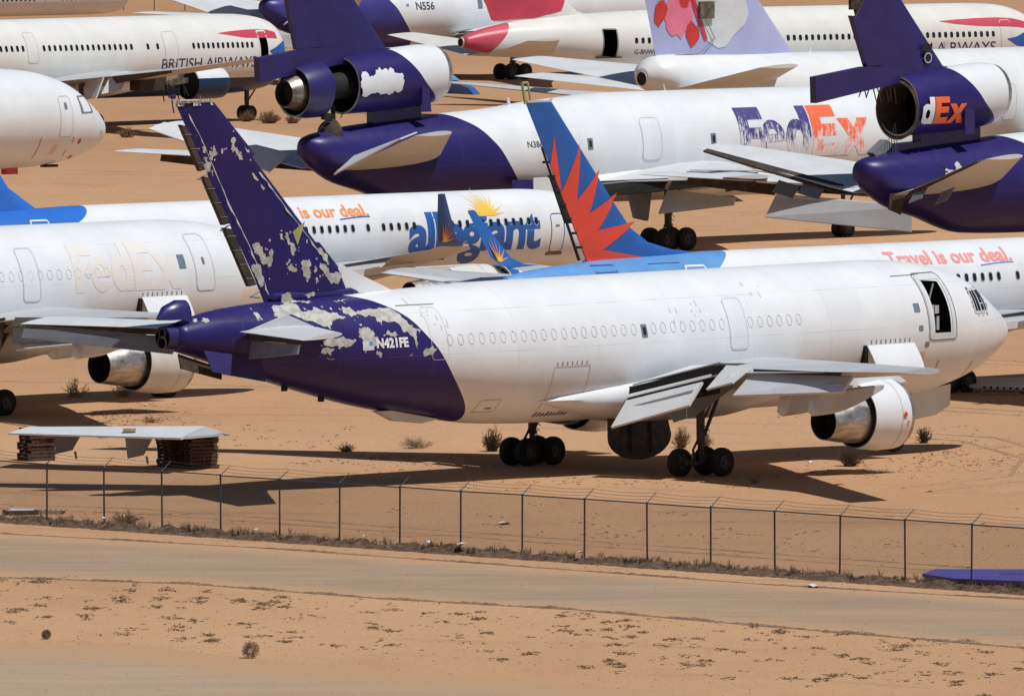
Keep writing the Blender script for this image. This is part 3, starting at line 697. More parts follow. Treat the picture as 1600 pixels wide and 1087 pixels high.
# forward cargo door swung up, its bay dark behind
b = MB(); b.box(P.L(10.86, 2.55, 3.2), P.L(10.70, 2.9, 4.55)); b.build('cargo_bay', 'dark', P.root)
b = MB(); q = []
for k in range(9):
    zz = 4.56-k*1.25/8; q.append((zz, 2.90+.62*math.sin(k/8*1.5)))
b.loft([[P.L(S, y, z) for z, y in q]+[P.L(S, y-.07, z) for z, y in reversed(q)] for S in (10.75, 8.08)]); b.build('cargo_door', 'white', P.root, False, 'open lower cargo door swung out from the hull')
for k in range(9):
    P.rrect(10.45-k*.27, 10.40-k*.27, 4.60, 4.76, 'outline_d', 'hinge', .02, .2)
b = None
P.ring(25.9, 27.85, 2.5, 4.5, 'outline', 'cargo_door', .035, .05)
for k in range(7): P.rrect(26.1+k*.26, 26.14+k*.26, 4.52, 4.66, 'outline_d', 'hinge', .016, .2)
for k in range(9): P.rrect(26.05+k*.2, 26.13+k*.2, 2.46, 2.60+.03*(k%3), 'brown', 'hinge', .016, .2)
P.ring(30.1, 31.1, 2.78, 3.3, 'outline', 'bulk_door', .03, .1); P.rrect(30.35, 30.65, 2.92, 2.97, 'outline_d', 'handle', .016, .2)
P.rrect(33.2, 35.1, 7.09, 7.11, 'outline_d', 'rain_gutter', .03, .3); P.rrect(6.6, 8.3, 7.16, 7.18, 'outline_d', 'rain_gutter', .03, .3)
for (a, c, z0, z1, m_) in ((7.2, 7.55, 3.7, 4.15, 'tan'), (7.05, 7.3, 4.35, 4.55, 'outline_d'), (7.3, 7.6, 3.3, 3.6, 'tan')): P.rrect(a, c, z0, z1, m_, 'service_panel', .014, .1)
for S, z0, z1 in ((6.2, 3.2, 3.75), (3.7, 2.95, 3.6)): P.rrect(S, S+.04, z0, z1, 'outline_d', 'seam', .016, .2)
# stains left by removed titles
random.seed(3)
for (s0, z0, n) in ((33.3, 6.35, 5), (21, 6.1, 4), (19.6, 6.3, 5), (16.2, 6.9, 4), (34.0, 6.9, 5)):
    for k in range(n):
        a = s0+random.uniform(-.5, .5); c = z0+random.uniform(-.25, .25); P.rrect(a, a+random.uniform(.03, .09), c, c+random.uniform(.05, .22), 'outline_f', 'paint_scar', .013, .4)
# registration
P.wrap2d(text_bm('N421FE', .045, 0, 1.02), 36.72, 35.22, 5.56, 5.94, 'text_white', 'registration', .02)
P.rrect(36.85, 37.35, 5.50, 5.86, 'lgrey', 'flag_panel', .018, .05); P.rrect(36.88, 37.06, 5.68, 5.84, 'lblue', 'flag_panel', .022, .05)
# wing box fairing
def fairing(P, S0, S1, zlow, ztop, hw, mat='white', N=26):
    """wing-body fairing: a long canoe that grows out of the hull side"""
    b = MB(); L_ = []; zc_ = (zlow+ztop)/2+.05; Lh = S1-S0
    for k in range(N+1):
        t_ = k/N; S = S0+Lh*t_; e = min(1, (t_/.30))**.6 if t_ < .3 else min(1, ((1-t_)/.42))**.62
        e = max(e, .03); sd = P.side(S, zc_); w_ = sd*.97+(hw-sd*.97)*e
        zt = zc_+(ztop-zc_)*e; zb = zc_-(zc_-zlow)*e; pts = []
        for i in range(24):
            a = 2*math.pi*i/24; ca, sa = math.cos(a), math.sin(a)
            pts.append(P.L(S, w_*math.copysign(abs(ca)**.8, ca), (zt+zb)/2+(zt-zb)/2*math.copysign(abs(sa)**.85, sa)))
        L_.append(pts)
    b.loft(L_); return b.build('wing_fairing', mat, P.root, True)
fairing(P, 12.8, 28.3, 1.90, 4.25, 2.93)
# wings
W1 = [(2.4, 13.9, 23.7, 3.75, 3.45, 1.30), (4.8, 15.3, 23.4, 3.85, 3.75, 1.12), (7.9, 17.3, 23.1, 4.08, 4.22, .86), (15.9, 22.3, 25.0, 4.62, 4.68, .50), (21.9, 25.9, 27.9, 5.02, 5.04, .26)]
for left in (False, True):
    sg = -1 if left else 1
    wg = P.wing(W1, 'grey', left=left)
    # inner flap and vane hanging from the root, bay dark above
    P.slab('flap', [(24.25, 3.1, 2.98), (23.4, 6.5, 3.82), (24.2, 6.55, 2.95), (25.15, 3.15, 1.98)], .10, 'lgrey', left)
    P.slab('vane', [(24.12, 3.1, 3.24), (23.25, 6.8, 4.14), (23.3, 6.8, 4.03), (24.2, 3.1, 3.12)], .05, 'white', left)
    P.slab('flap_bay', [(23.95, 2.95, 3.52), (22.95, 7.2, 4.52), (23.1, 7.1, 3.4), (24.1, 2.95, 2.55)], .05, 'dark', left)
    P.slab('flap_strip', [(24.38, 3.6, 2.80), (23.72, 6.3, 3.50), (23.80, 6.3, 3.40), (24.46, 3.6, 2.70)], .13, 'dgrey', left)
    P.slab('spoiler', [(20.9, 3.3, 4.22), (21.0, 7.0, 4.50), (22.95, 7.0, 4.60), (23.85, 3.0, 3.60)], .05, 'lgrey', left)
    P.slab('aileron', [(22.75, 7.15, 4.46), (22.9, 8.75, 4.50), (24.0, 8.75, 3.92), (23.9, 7.2, 3.58)], .08, 'lgrey', left)
    P.slab('flap', [(23.05, 8.85, 4.22), (24.5, 15.9, 4.50), (25.1, 15.9, 3.90), (24.1, 8.9, 3.42)], .10, 'lgrey', left)
    P.slab('flap_strip', [(23.5, 9.4, 3.83), (24.75, 15.7, 4.24), (24.85, 15.7, 4.16), (23.62, 9.4, 3.72)], .13, 'outline', left)
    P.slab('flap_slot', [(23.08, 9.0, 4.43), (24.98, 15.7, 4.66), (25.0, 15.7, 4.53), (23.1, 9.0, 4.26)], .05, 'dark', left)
    for (S0, S1, l, z) in ((19.4, 22.9, 10.6, 3.35), (20.7, 24.2, 13.6, 3.55)):
        P.canoe('flap_track_fairing', S0, S1, l, z, .42, 'grey', left, .10)
    P.engine(14.5, 16.6, 18.3, 8.0, 2.24, 1.38, 1.26, .98, .72, 'white', left, 2.1, pylon=[(13.9, 3.5), (14.6, 3.9), (20.5, 4.0), (17.6, 2.9)])
    P.bogie(21.9, -4.8 if left else 4.8, 3.2 if left else 3.7, .57, .41, skip=((1, 1),) if not left else (), brace=(1.1, .15, 1.5))
    P.flat('main_gear_door', [(24.4, 2.62), (24.15, 2.26), (23.0, 2.46), (20.85, 3.5), (21.6, 3.9), (22.6, 3.9), (23.4, 3.6)], -5.6 if left else 5.6, .06, 'dgrey')
# cowl marks
b = MB(); b.lathe([(0, 0), (0, .11)], P.L(15.15, 9.43, 2.3), 'y', 16); b.build('warning_mark', 'red', P.root)
for (z, r_) in ((2.0, .05), (1.85, .03), (1.55, .04)):
    b = MB(); b.disc(P.L(14.95, 9.39, z), r_, 'y', 10); b.build('warning_mark', 'red', P.root)
# belly doors hanging under the centre section
pts = [(23.65, 2.6)]+[(21.95+1.70*math.cos(R(180*k/14)), 1.42-.92*math.sin(R(180*k/14))) for k in range(15)]+[(20.6, 2.6)]
P.flat('main_gear_bay_door', pts, 1.35, .10, 'strut', None, 'rounded wheel-bay door hanging open under the belly')
for sx in (21.4, 22.5): P.flat('door_rib', [(sx, 2.2), (sx+.08, 2.2), (sx+.05, .75), (sx, .75)], 1.49, .04, 'dark')
P.flat('nose_gear_door', [(3.75, 2.6), (3.8, 1.75), (4.6, 1.4), (5.9, 1.25), (6.0, 2.35)], .62, .05, 'cream'); P.flat('nose_gear_door', [(3.75, 2.6), (3.8, 1.75), (4.6, 1.4), (5.9, 1.25), (6.0, 2.35)], -.55, .05, 'cream')
P.nosegear(6.67, 2.4)
# tail fin with the rudder gone
blobsF = [(42.8, 13.35, .30, .45), (42.7, 12.4, .3, .3), (44.0, 12.4, .25, .3), (43.5, 12.5, .2, .3), (43.9, 11.9, .4, .4), (41.4, 12.3, .25, .75), (40.0, 9.6, .3, .6), (41.2, 9.0, .4, .45), (38.6, 9.2, .35, .5), (38.9, 8.6, .25, .3), (40.6, 8.1, .3, .45), (37.3, 8.7, .4, .5), (39.7, 8.8, .2, .4), (40.4, 10.4, .15, .4), (39.3, 10.2, .12, .3), (37.9, 8.2, .4, .25), (41.6, 9.5, .3, .35), (39.6, 11.2, .12, .5)]
skF = skin('fin_skin', smg=21.9, base=PURPLE, edge=[(0, 0), (30, 0)], purple=(.021, .014, .105), lines=.1, dirt=.1)
fn = P.fin([(7.2, 35.9, 40.45), (8.5, 36.55, 41.12), (9.6, 37.65, 41.78), (9.62, 37.85, 41.8), (13.0, 41.10, 43.78), (13.1, 40.95, 43.84), (15.15, 43.05, 45.02)], skF, 'tail_fin', tc=.085)
P.flat('dorsal_fillet', [(33.8, 7.56), (36.15, 8.50), (36.55, 8.72), (37.1, 8.25), (37.45, 7.62)], .09, -.18, 'white', None, 'white dorsal fillet ahead of the purple fin')
b = MB(); b.lathe([(-.1*k, .02+.20*min(1, k/6)) for k in range(7)]+[(-.1*k, .22) for k in range(7, 48)]+[(-4.9, .02)], P.L(35.5, 0, 7.60), 'x', 16, tilt=.01); b.build('fin_root_fairing', 'purple', P.root, True)
b = MB()                                     # open spar and hinge ribs along the fin's rear edge
def te(z): return 40.45+(z-7.2)*(45.02-40.45)/7.95
for (z0, z1, w_, mi) in ((12.6, 14.3, .30, 0), (10.5, 12.3, .34, 0), (8.1, 10.3, .42, 0)):
    b.poly([P.L(te(z0)+.04, .1, z0), P.L(te(z1)+.04, .1, z1), P.L(te(z1)+w_, .1, z1+.05), P.L(te(z0)+w_, .1, z0-.05)], (0, .2, 0), 0)
    k = z0+.25
    while k < z1: b.box(P.L(te(k)+w_+.01, .12, k), P.L(te(k), -.12, k+.03), 1); k += .55
for z0 in (7.75, 10.35, 12.35): b.tube(P.L(te(z0), 0, z0+.1), P.L(te(z0)+.5, 0, z0-.1), .03, .03, 6, 1); b.tube(P.L(te(z0), 0, z0-.15), P.L(te(z0)+.5, 0, z0-.1), .03, .03, 6, 1)
b.build('rudder_spar', 'brown', P.root, False, 'open rear spar where the rudder was removed', ['brown', 'dgrey'])
b = MB(); random.seed(5)                      # torn metal along the fin top
for k in range(26):
    s_ = 43.1+1.9*k/25; y_ = random.uniform(-.12, .12); h_ = random.uniform(.0, .16)+(.14 if 3 < k < 7 else 0)
    b.poly([P.L(s_, y_, 15.05), P.L(s_+.12, y_, 15.05), P.L(s_+.1+random.uniform(-.1, .1), y_, 15.15+h_)], (0, .03, 0), k % 2)
b.box(P.L(44.9, .12, 15.17), P.L(43.3, -.12, 15.21), 0); b.box(P.L(44.9, .14, 15.26), P.L(43.9, -.1, 15.285), 1)
b.build('torn_skin', 'metal', P.root, False, 'torn metal edge at the top of the fin', ['metal', 'lgrey'])
b = MB(); b.lathe([(-.0, .02), (-.04, .07), (-.12, .10), (-.22, .09), (-.28, .03)], P.L(45.0, 0, 15.42), 'x', 14); b.tube(P.L(45.2, 0, 15.3), P.L(45.1, 0, 14.8), .03, .03, 6); b.build('tip_fitting', 'purple', P.root, True)
def seam(pts, y, w0, mat='outline'):
    b = MB(); random.seed(6); up = []
    for q in range(len(pts)-1):
        for k in range(8):
            f = k/8; S_ = pts[q][0]+(pts[q+1][0]-pts[q][0])*f; z_ = pts[q][1]+(pts[q+1][1]-pts[q][1])*f; w_ = w0*random.choice((.35, .6, 1, 1.9, .5)); up.append((S_+random.uniform(-.02, .02), z_, w_))
    vs = [P.L(a, y, z) for a, z, w_ in up]+[P.L(a+w_, y, z) for a, z, w_ in up]; n = len(up)
    mk('bare_seam', vs, [(i, i+1, n+i+1, n+i) for i in range(n-1)], mat, fn)
FN1 = fn
seam([(te(7.7)-.3, 7.7), (te(9.5)-.42, 9.5), (te(11.5)-.32, 11.5), (te(13.5)-.38, 13.5), (te(14.9)-.3, 14.9)], .19, .05)
seam([(37.85, 9.3), (39.6, 11.1), (41.0, 12.6)], .17, .06)
P.flat('torn_flap', [(39.2, 10.05), (38.55, 10.45), (38.95, 9.55)], .15, .03, 'yellowgreen')
# stabilisers, rear edge open with the elevator drooping
for left in (False, True):
    P.wing([(1.2, 38.4, 42.9, 6.15, 6.42, .62), (3.0, 39.9, 43.7, 6.33, 6.45, .45), (8.1, 43.9, 45.9, 6.66, 6.50, .20)], 'lgrey', 'stabiliser', left)
    P.slab('stabiliser_bay', [(43.0, 1.8, 6.40), (45.75, 7.9, 6.48), (45.8, 7.9, 6.36), (43.1, 1.8, 6.16)], .10, 'brown', left)
    P.slab('elevator', [(43.05, 2.1, 6.12), (45.85, 7.9, 6.32), (46.0, 7.9, 5.98), (43.3, 2.2, 5.45)], .07, 'dgrey', left)
    b = MB(); pts = [P.L(39.4, 1.5*(-1 if left else 1), 6.5), P.L(40.9, 1.62*(-1 if left else 1), 7.02), P.L(42.8, 1.45*(-1 if left else 1), 6.45), P.L(41.3, 1.5*(-1 if left else 1), 5.75)]
    b.poly(pts, (0, -.10 if not left else .10, 0)); b.build('root_plate', 'lgrey', P.root)
# tail cone end: open ring with the auxiliary bay doors swung out
b = MB(); b.lathe([(0, .50), (-.55, .46), (-.56, .40), (-.1, .42)], P.L(45.2, 0, 6.26), 'x', 28, mis=[0, 0, 1]); b.disc(P.L(45.5, 0, 6.26), .42, 'x', 24, 1)
b.lathe([(-.58, .27), (-.60, .22), (-.2, .2)], P.L(45.2, 0, 6.08), 'x', 20, 0, mis=[2, 1]); b.lathe([(-.57, .20), (-.58, .16)], P.L(45.2, 0, 6.45), 'x', 16, 2)
b.build('tail_cone', 'purple', P.root, True, 'open end of the tail cone', ['purple', 'dark', 'struct'])
b = MB(); prof = []
for S_ in (44.85, 45.3, 45.9, 46.25):
    r_ = {44.85: .44, 45.3: .45, 45.9: .32, 46.25: .06}[S_]
    prof.append([P.L(S_-.2+.55*0, (.02+r_*math.cos(R(a))), 6.95+.75*math.sin(R(a))*r_/.45) for a in range(0, 181, 20)])
b.loft(prof, 0, False, False); b.build('access_cowl', 'purple', P.root, True, 'purple cowl standing up at the tail tip')
P.slab('access_door', [(44.3, .72, 5.75), (41.75, 1.15, 5.35), (41.9, 1.55, 4.50), (44.25, 1.15, 4.95)], .05, 'purple', False, None, 'purple access door hanging below the tail cone')
P.slab('access_door', [(45.2, .25, 5.65), (43.2, .5, 5.0), (43.3, .6, 4.6), (45.2, .4, 5.1)], .06, 'brown')
P.flat('tail_skid', [(32.0, 2.55), (34.5, 3.0), (35.2, 3.0), (34.2, 2.56), (32.9, 2.42)], .2, .4, 'cream')
for S in (39.5, 37.6): b = MB(); b.box(P.L(S+.15, .05, P.sec(S)[0]-P.sec(S)[1]-.15), P.L(S-.1, -.05, P.sec(S)[0]-P.sec(S)[1]+.1)); b.build('antenna', 'dark', P.root)
MAIN = P
# ================================================================ white twin jet at the left with ghost lettering
sk2 = skin('skin_left', smg=21.9, zs=(5.3, 6.9), ds=4.27, dirt=.5, lines=.16, patches=[(6.3, 6.8, 3.35, 3.95, (.66, .43, .27)), (3.0, 5.2, 4.2, 4.75, (.76, .66, .53))])
P = Plane('cargo_airplane', 'white twin-engine plane with faded ghost lettering at the left, its nose behind the purple fin', 'airplane', (-25.7, 497.8, 0), 43.3, 21.9, 4.95, A310, 0, 'aircraft stored in the desert')
P.fuselage(sk2)
P.windows([15.32+k*.545 for k in range(-4, 14)], 5.72, frame=False, w=.27, h=.42)
P.door(17.0, 18.0, 4.6, 6.9); d = P.door(6.9, 8.05, 4.75, 7.2, 'outline')
P.rrect(7.4, 7.55, 5.9, 6.2, 'outline_d', 'handle', .02, .1, d)
P.rrect(8.55, 8.95, 5.75, 6.35, 'glass_grey', 'window', .014, .1)
fr = P.ring(3.0, 4.1, 5.6, 6.4, 'metal', 'cockpit_window', .12, .12, None, .02); P.rrect(3.1, 4.0, 5.7, 6.35, 'black', 'pane', .014, .1, fr)
def logo(P, S0, S1, z0, z1, parts, x0=0., x1=37.8, name='lettering', off=.016):
    for lp, mat, lab in parts:
        xs = [p[0] for l in lp for p in l]; a, c = min(xs), max(xs); zs = [p[1] for l in lp for p in l]
        f = lambda x: S0+(S1-S0)*(x-x0)/(x1-x0); g = lambda y: z0+(z1-z0)*y/10
        P.wrap2d(curve_bm(lp), f(a), f(c), g(min(zs)), g(max(zs)), mat, name, off)
logo(P, 15.0, 8.9, 4.9, 6.95, [(LF, 'ghost', 0), (LE_, 'ghost', 0), (LD, 'ghost', 0), (LX, 'ghost', 0)], off=.010)
b = MB(); q = [(4.60-k*1.3/8, 2.90+.62*math.sin(k/8*1.5)) for k in range(9)]
b.loft([[P.L(S, y, z) for z, y in q]+[P.L(S, y-.07, z) for z, y in reversed(q)] for S in (11.3, 8.7)]); b.build('cargo_door', 'white', P.root)
b = MB(); b.box(P.L(11.42, 2.55, 3.2), P.L(11.28, 2.9, 4.55)); b.build('cargo_bay', 'dark', P.root)
for k in range(9): P.rrect(11.2-k*.28, 11.15-k*.28, 4.64, 4.80, 'outline_d', 'hinge', .02, .2)
fairing(P, 12.8, 28.3, 1.86, 4.15, 2.95)
for left in (False, True):
    P.wing(W1, 'grey', left=left)
    P.slab('flap_bay', [(23.3, 2.9, 3.55), (23.0, 7.4, 4.30), (23.4, 7.4, 2.5), (24.3, 2.95, 1.7)], .08, 'brown', left)
    P.slab('flap_track', [(22.3, 6.2, 3.9), (22.5, 7.0, 4.0), (24.9, 6.6, 2.1), (24.7, 6.2, 2.0)], .12, 'dark', left)
    P.slab('rear_spar', [(23.1, 8.2, 4.35), (27.7, 21.8, 4.98), (27.75, 21.8, 4.80), (23.3, 8.2, 3.95)], .06, 'struct', left)
    b = MB()
    for k in range(24):
        f_ = k/24; S = 23.25+4.4*f_; l = 8.6+13.*f_; b.lathe([(0, 0), (0, .06)], P.L(S+.02, (-l-.07) if left else l+.07, 4.14+.74*f_), 'y', 8)
    b.build('lightening_holes', 'dark', P.root)
    P.slab('slat_cove', [(23.2, 8.2, 3.95), (27.7, 21.8, 4.80), (27.8, 21.8, 4.3), (23.3, 8.2, 3.25)], .06, 'dgrey', left)
    P.slab('flap', [(22.6, 8.8, 3.75), (23.9, 13.6, 4.0), (24.7, 13.6, 3.45), (23.6, 8.8, 3.0)], .10, 'lgrey', left)
    for (S0, S1, l, z) in ((19.4, 22.9, 10.6, 3.35), (20.7, 24.2, 13.6, 3.55)): P.canoe('flap_track_fairing', S0, S1, l, z, .42, 'lgrey', left, .10)
    P.engine(13.9, 16.4, 18.25, 8.0, 2.26, 1.43, 1.30, 1.0, .74, 'cream' if not left else 'white', left, 2.1, pylon=[(13.9, 3.5), (14.6, 3.9), (20.5, 4.0), (17.6, 2.9)])
    P.bogie(21.9, -4.8 if left else 4.8, 3.6, .57, .41)
P.nosegear(7.5, 2.4)
# ================================================================ two narrow twin jets with blue tails
B757 = [(0,-.55,-.62,.03),(.15,-.25,-.95,.4),(.6,.1,-1.25,.72),(1.4,.62,-1.5,1.08),(2.4,1.25,-1.7,1.4),(3.4,1.65,-1.85,1.62),(5,1.9,-1.95,1.8),(7,2.0,-2.0,1.88),(31.5,2.02,-2.0,1.88),(35,2.02,-1.65,1.8),(38,1.95,-.95,1.6),(41,1.85,-.25,1.25),(44,1.65,.40,.82),(46,1.45,.78,.45),(46.96,1.25,.98,.18)]
W7 = [(1.6, 15.6, 25.3, 2.95, 2.75, .95), (6.2, 19.2, 25.6, 3.3, 3.3, .66), (17.6, 26.2, 28.9, 4.7, 4.7, .28), (18.8, 27.4, 29.3, 4.95, 4.95, .16)]
def twin757(o, label, main, sk, visible_right=True, finparts=True, pre=None):
    P = Plane('passenger_airplane', label, 'airplane', o, 43.3, 23.4, 4.43, B757, 0, 'aircraft stored in the desert')
    P.fuselage(sk)
    if pre: pre(P)
    fairing(P, 14.5, 27.6, 2.1, 3.5, 1.98)
    for left in (False, True):
        P.wing(W7, 'grey', left=left)
        P.slab('flap', [(25.0, 2.1, 2.85), (25.3, 6.1, 3.25), (27.2, 6.1, 2.55), (27.1, 2.1, 2.0)], .10, 'lgrey', left)
        P.slab('flap_bay', [(24.6, 2.0, 2.80), (24.9, 6.1, 3.2), (25.25, 6.1, 2.95), (25.0, 2.0, 2.5)], .08, 'dark', left)
        P.slab('flap', [(25.4, 6.7, 3.35), (27.2, 13.4, 4.15), (28.1, 13.4, 3.75), (27.0, 6.7, 2.75)], .08, 'lgrey', left)
        P.canoe('flap_track_fairing', 23.2, 27.4, 8.2, 2.95, .22, 'lgrey', left, .08); P.canoe('flap_track_fairing', 24.6, 28.4, 12.0, 3.45, .2, 'lgrey', left, .08)
        P.engine(14.6, 17.4, 19.8, 6.5, 1.95, 1.28, 1.16, .82, .62, 'cream', left, 1.9, pylon=[(14.6, 3.0), (15.4, 3.25), (21.0, 3.2), (18.4, 2.5)])
        # blended winglet
        b = MB(); sg = -1 if left else 1; L_ = []
        for (l, sl, st_, z, ay) in ((18.4, 27.0, 29.2, 4.90, .10), (18.9, 27.9, 29.45, 5.0, .07), (19.15, 28.5, 29.7, 5.3, .06), (19.6, 29.35, 30.15, 6.5, .045), (19.95, 30.0, 30.45, 7.45, .03)):
            c = st_-sl; L_.append([P.L(sl, sg*l, z), P.L(sl+c*.25, sg*(l-ay), z+ay*.6), P.L(sl+c*.6, sg*(l-ay*.8), z+ay*.5), P.L(st_, sg*l, z), P.L(sl+c*.6, sg*(l+ay*.8), z-ay*.5), P.L(sl+c*.25, sg*(l+ay), z-ay*.6)])
        b.loft(L_); wl = b.build('winglet', 'ablue', P.root, True)
        for (n_, r0_, r1_, m_, of) in ((9, .3, 1.05, 'orange', .09), (9, .16, .62, 'yellow', .105)):
            for sd in (1, -1):
                pts = [(29.30-(p[0])*.62+.28*p[1], 5.16+p[1]) for p in rays(0, 0, r0_, r1_, 0, 180, n_, .1)]
                def wy(z): return 19.14+.375*(z-5.3)
                b = MB(); vs = [P.L(min(29.5+.3*(p[1]-5.3), p[0]), sg*wy(p[1])+sd*(of+.0), p[1]) for p in pts]; cc = P.L(29.3, sg*wy(5.16)+sd*of, 5.16)
                mk('sunburst', [cc]+vs, [(0, i+1, i+2) for i in range(len(vs)-1)], m_, wl)
        P.wing([(.9, 41.0, 45.3, 5.25, 5.20, .45), (7.6, 45.2, 46.9, 5.75, 5.72, .16)], 'grey', 'stabiliser', left)
        P.slab('elevator', [(45.3, 1.4, 5.2), (46.85, 7.2, 5.70), (47.5, 7.2, 5.66), (46.3, 1.5, 5.12)], .05, 'lgrey', left)
        P.bogie(23.4, -3.66 if left else 3.66, 2.9, .51, .36, .57, .4, brace=(.9, -.3, 1.3), sr=.13)
    P.nosegear(5.13, 2.6, .4, .28, .28)
    return P
sk3 = skin('skin_twin_far', smg=23.4, edge=[(2.4, 46), (4.4, 39.6), (5.4, 37.2), (6.0, 35.8), (6.6, 35.0)], purple=(.03, .17, .62), zs=(4.35, 5.35), dirt=.35, lines=.14)
P = twin757((-12.0, 560.9, 0), 'white narrow jet with a big blue ALLEGIANT title and yellow sun behind the purple fin', 0, sk3)
P3 = P
P.windows([5.9+0]*0+[7.0+k*.508 for k in range(7)], 4.92, w=.22, h=.36)
P.windows([10.6+k*.508 for k in range(6)], 4.92, w=.22, h=.36)
P.windows([15.15+k*.508 for k in range(5)], 4.92, w=.22, h=.36)
P.windows([18.2], 4.92, w=.22, h=.36); P.windows([19.2+k*.508 for k in range(12)]+[29.5+k*.508 for k in range(5)], 4.92, w=.22, h=.36)
ob = text_bm('allegiant', .035, 0, .93)
P.wrap2d(ob, 15.55, 6.7, 2.95, 5.55, 'ablue', 'title', .012)
sb = bmesh.new()
def star(P, cS, cz_, r0, r1, n, mat, off, sx=1., a0=0, a1=180):
    pts = rays(0, 0, r0, r1, a0, a1, n, .13); bm = bmesh.new(); c = bm.verts.new((0, 0, 0)); vs = [bm.verts.new((p[0], p[1], 0)) for p in pts]
    for i in range(len(vs)-1): bm.faces.new((c, vs[i], vs[i+1]))
    q = [v.co.copy() for v in bm.verts]; xs = [v.x for v in q]; ys = [v.y for v in q]
    P.wrap2d(bm, cS-min(xs)*sx, cS-max(xs)*sx, cz_+min(ys), cz_+max(ys), mat, 'sunburst', off)
t_ = simple('pale_yellow', (.86, .62, .22), .5, 0, .1); M['pyellow'] = t_
star(P, 10.2, 5.25, .6, 1.22, 13, 'pyellow', .012); star(P, 10.2, 5.25, .45, .95, 13, 'yellow', .018)
d = P.door(12.95-.0, 13.95, 3.35, 5.3, 'ablue'); P.rrect(13.2, 13.4, 4.7, 4.85, 'outline_d', 'handle', .02, .4, d)
d = P.door(5.05, 6.0, 3.35, 5.25, 'ablue'); P.rrect(5.4, 5.7, 4.6, 4.7, 'outline_d', 'handle', .02, .4, d); P.rrect(4.95, 6.1, 3.2, 3.36, 'struct', 'sill', .02, .2, d); P.rrect(12.9, 14.0, 3.2, 3.34, 'struct', 'sill', .02, .2, d)
P.wrap2d(text_bm('Travel is our deal.', .022), 25.2, 17.9, 5.48, 6.05, 'orange', 'slogan', .014)
def swoosh(P, S0, S1, z0, mat='ablue'):
    bm = bmesh.new(); up = []; dn = []
    for k in range(11):
        f = k/10; x = f*10; y = .9*math.sin(f*1.9); up.append(bm.verts.new((x, y+.55, 0))); dn.append(bm.verts.new((x, y, 0)))
    for k in range(10): bm.faces.new((dn[k], dn[k+1], up[k+1], up[k]))
    P.wrap2d(bm, S0, S1, z0, z0+.14, mat, 'underline', .014)
swoosh(P, 19.9, 17.9, 5.34)
P.wrap2d(text_bm('N906NV', .01), 35.2, 33.2, 5.35, 5.66, 'text_navy', 'registration', .014)
P.ring(38.2, 39.3, 5.15, 5.9, 'text_white', 'door', .07, .15)
P.fin([(6.2, 37.6, 43.4), (7.4, 39.6, 43.8), (13.3, 44.3, 46.6)], 'bblue', 'tail_fin', tc=.09)
# engine cowl nearer the camera: bare gap then a white intake ring with blue paint
b = MB(); c = P.L(13.1, 6.5, 1.95); b.lathe([(-.9, 1.12), (-.9, 1.22), (-.2, 1.24), (.4, 1.2), (.55, 1.1), (.3, 1.0), (-.85, 1.05)], c, 'x', 44); ic = b.build('intake_cowl', 'white', P.root, True)
b = MB(); b.lathe([(0, 1.0), (-1.5, .95)], P.L(13.6, 6.5, 1.95), 'x', 32); b.build('fan_case', 'dark', P.root, True)
b = MB(); 
for k in range(8):
    a = R(28+k*4.5); a2 = R(28+(k+1)*4.5); r_ = 1.252
    b.add([P.L(13.1+.35-.02*k, 6.5+r_*math.cos(a), 1.95+r_*math.sin(a)), P.L(13.1+.85, 6.5+r_*math.cos(a), 1.95+r_*math.sin(a)), P.L(13.1+.85, 6.5+r_*math.cos(a2), 1.95+r_*math.sin(a2)), P.L(13.1+.35-.02*k, 6.5+r_*math.cos(a2), 1.95+r_*math.sin(a2))], [(0, 1, 2, 3)])
b.build('cowl_paint', 'ablue', ic)
sk4 = skin('skin_twin_near', smg=23.4, edge=[(2.4, 43), (4.4, 38.4), (5.2, 36.4), (5.61, 35.7), (6.1, 34.8), (6.5, 33.9)], purple=(.13, .33, .66), zs=(4.35, 5.35), dirt=.3, lines=.14)
P = twin757((16.8, 514.0, 0), 'white narrow jet lettered Travel is our deal with red sun-ray blue tail fin', 0, sk4)
P.windows([16.9+k*.508 for k in range(-6, -1)]+[18.05+k*.508 for k in range(1, 11)]+[17.35], 4.88, w=.22, h=.36)
P.windows([24.4+k*.508 for k in range(12)], 4.88, w=.22, h=.36)
P.wrap2d(text_bm('Travel is our deal.', .026), 25.15, 17.4, 5.52, 6.12, 'pink', 'slogan', .014)
swoosh(P, 19.5, 17.4, 5.36, 'lblue')
P.ring(36.2, 37.4, 5.2, 5.95, 'text_white', 'door', .08, .15)
P.rrect(37.5, 39.3, 6.05, 6.07, 'text_navy', 'rain_gutter', .02, .3); P.ring(41.2, 42.4, 5.75, 6.1, 'ablue', 'access_panel', .05, .1)
fz = [(5.9, 34.0, 42.9), (6.36, 34.9, 42.15), (6.6, 37.0, 42.3), (6.95, 38.4, 42.45), (7.6, 39.45, 42.8), (8.6, 40.35, 43.3), (13.15, 44.15, 45.7)]
fn = P.fin(fz, 'ablue', 'tail_fin', tc=.085)
def fin_at(z, table, k):
    for a, c in zip(table, table[1:]):
        if a[0] <= z <= c[0]: f = (z-a[0])/(c[0]-a[0]); return a[k]+(c[k]-a[k])*f
    return table[-1][k]
def fin_y(S, z, table, tc=.085):
    a, c = fin_at(z, table, 1), fin_at(z, table, 2); x = max(.001, min(1, (S-a)/(c-a)))
    return 5*tc*(c-a)*(.2969*math.sqrt(x)-.126*x-.3516*x*x+.2843*x**3-.1036*x**4)
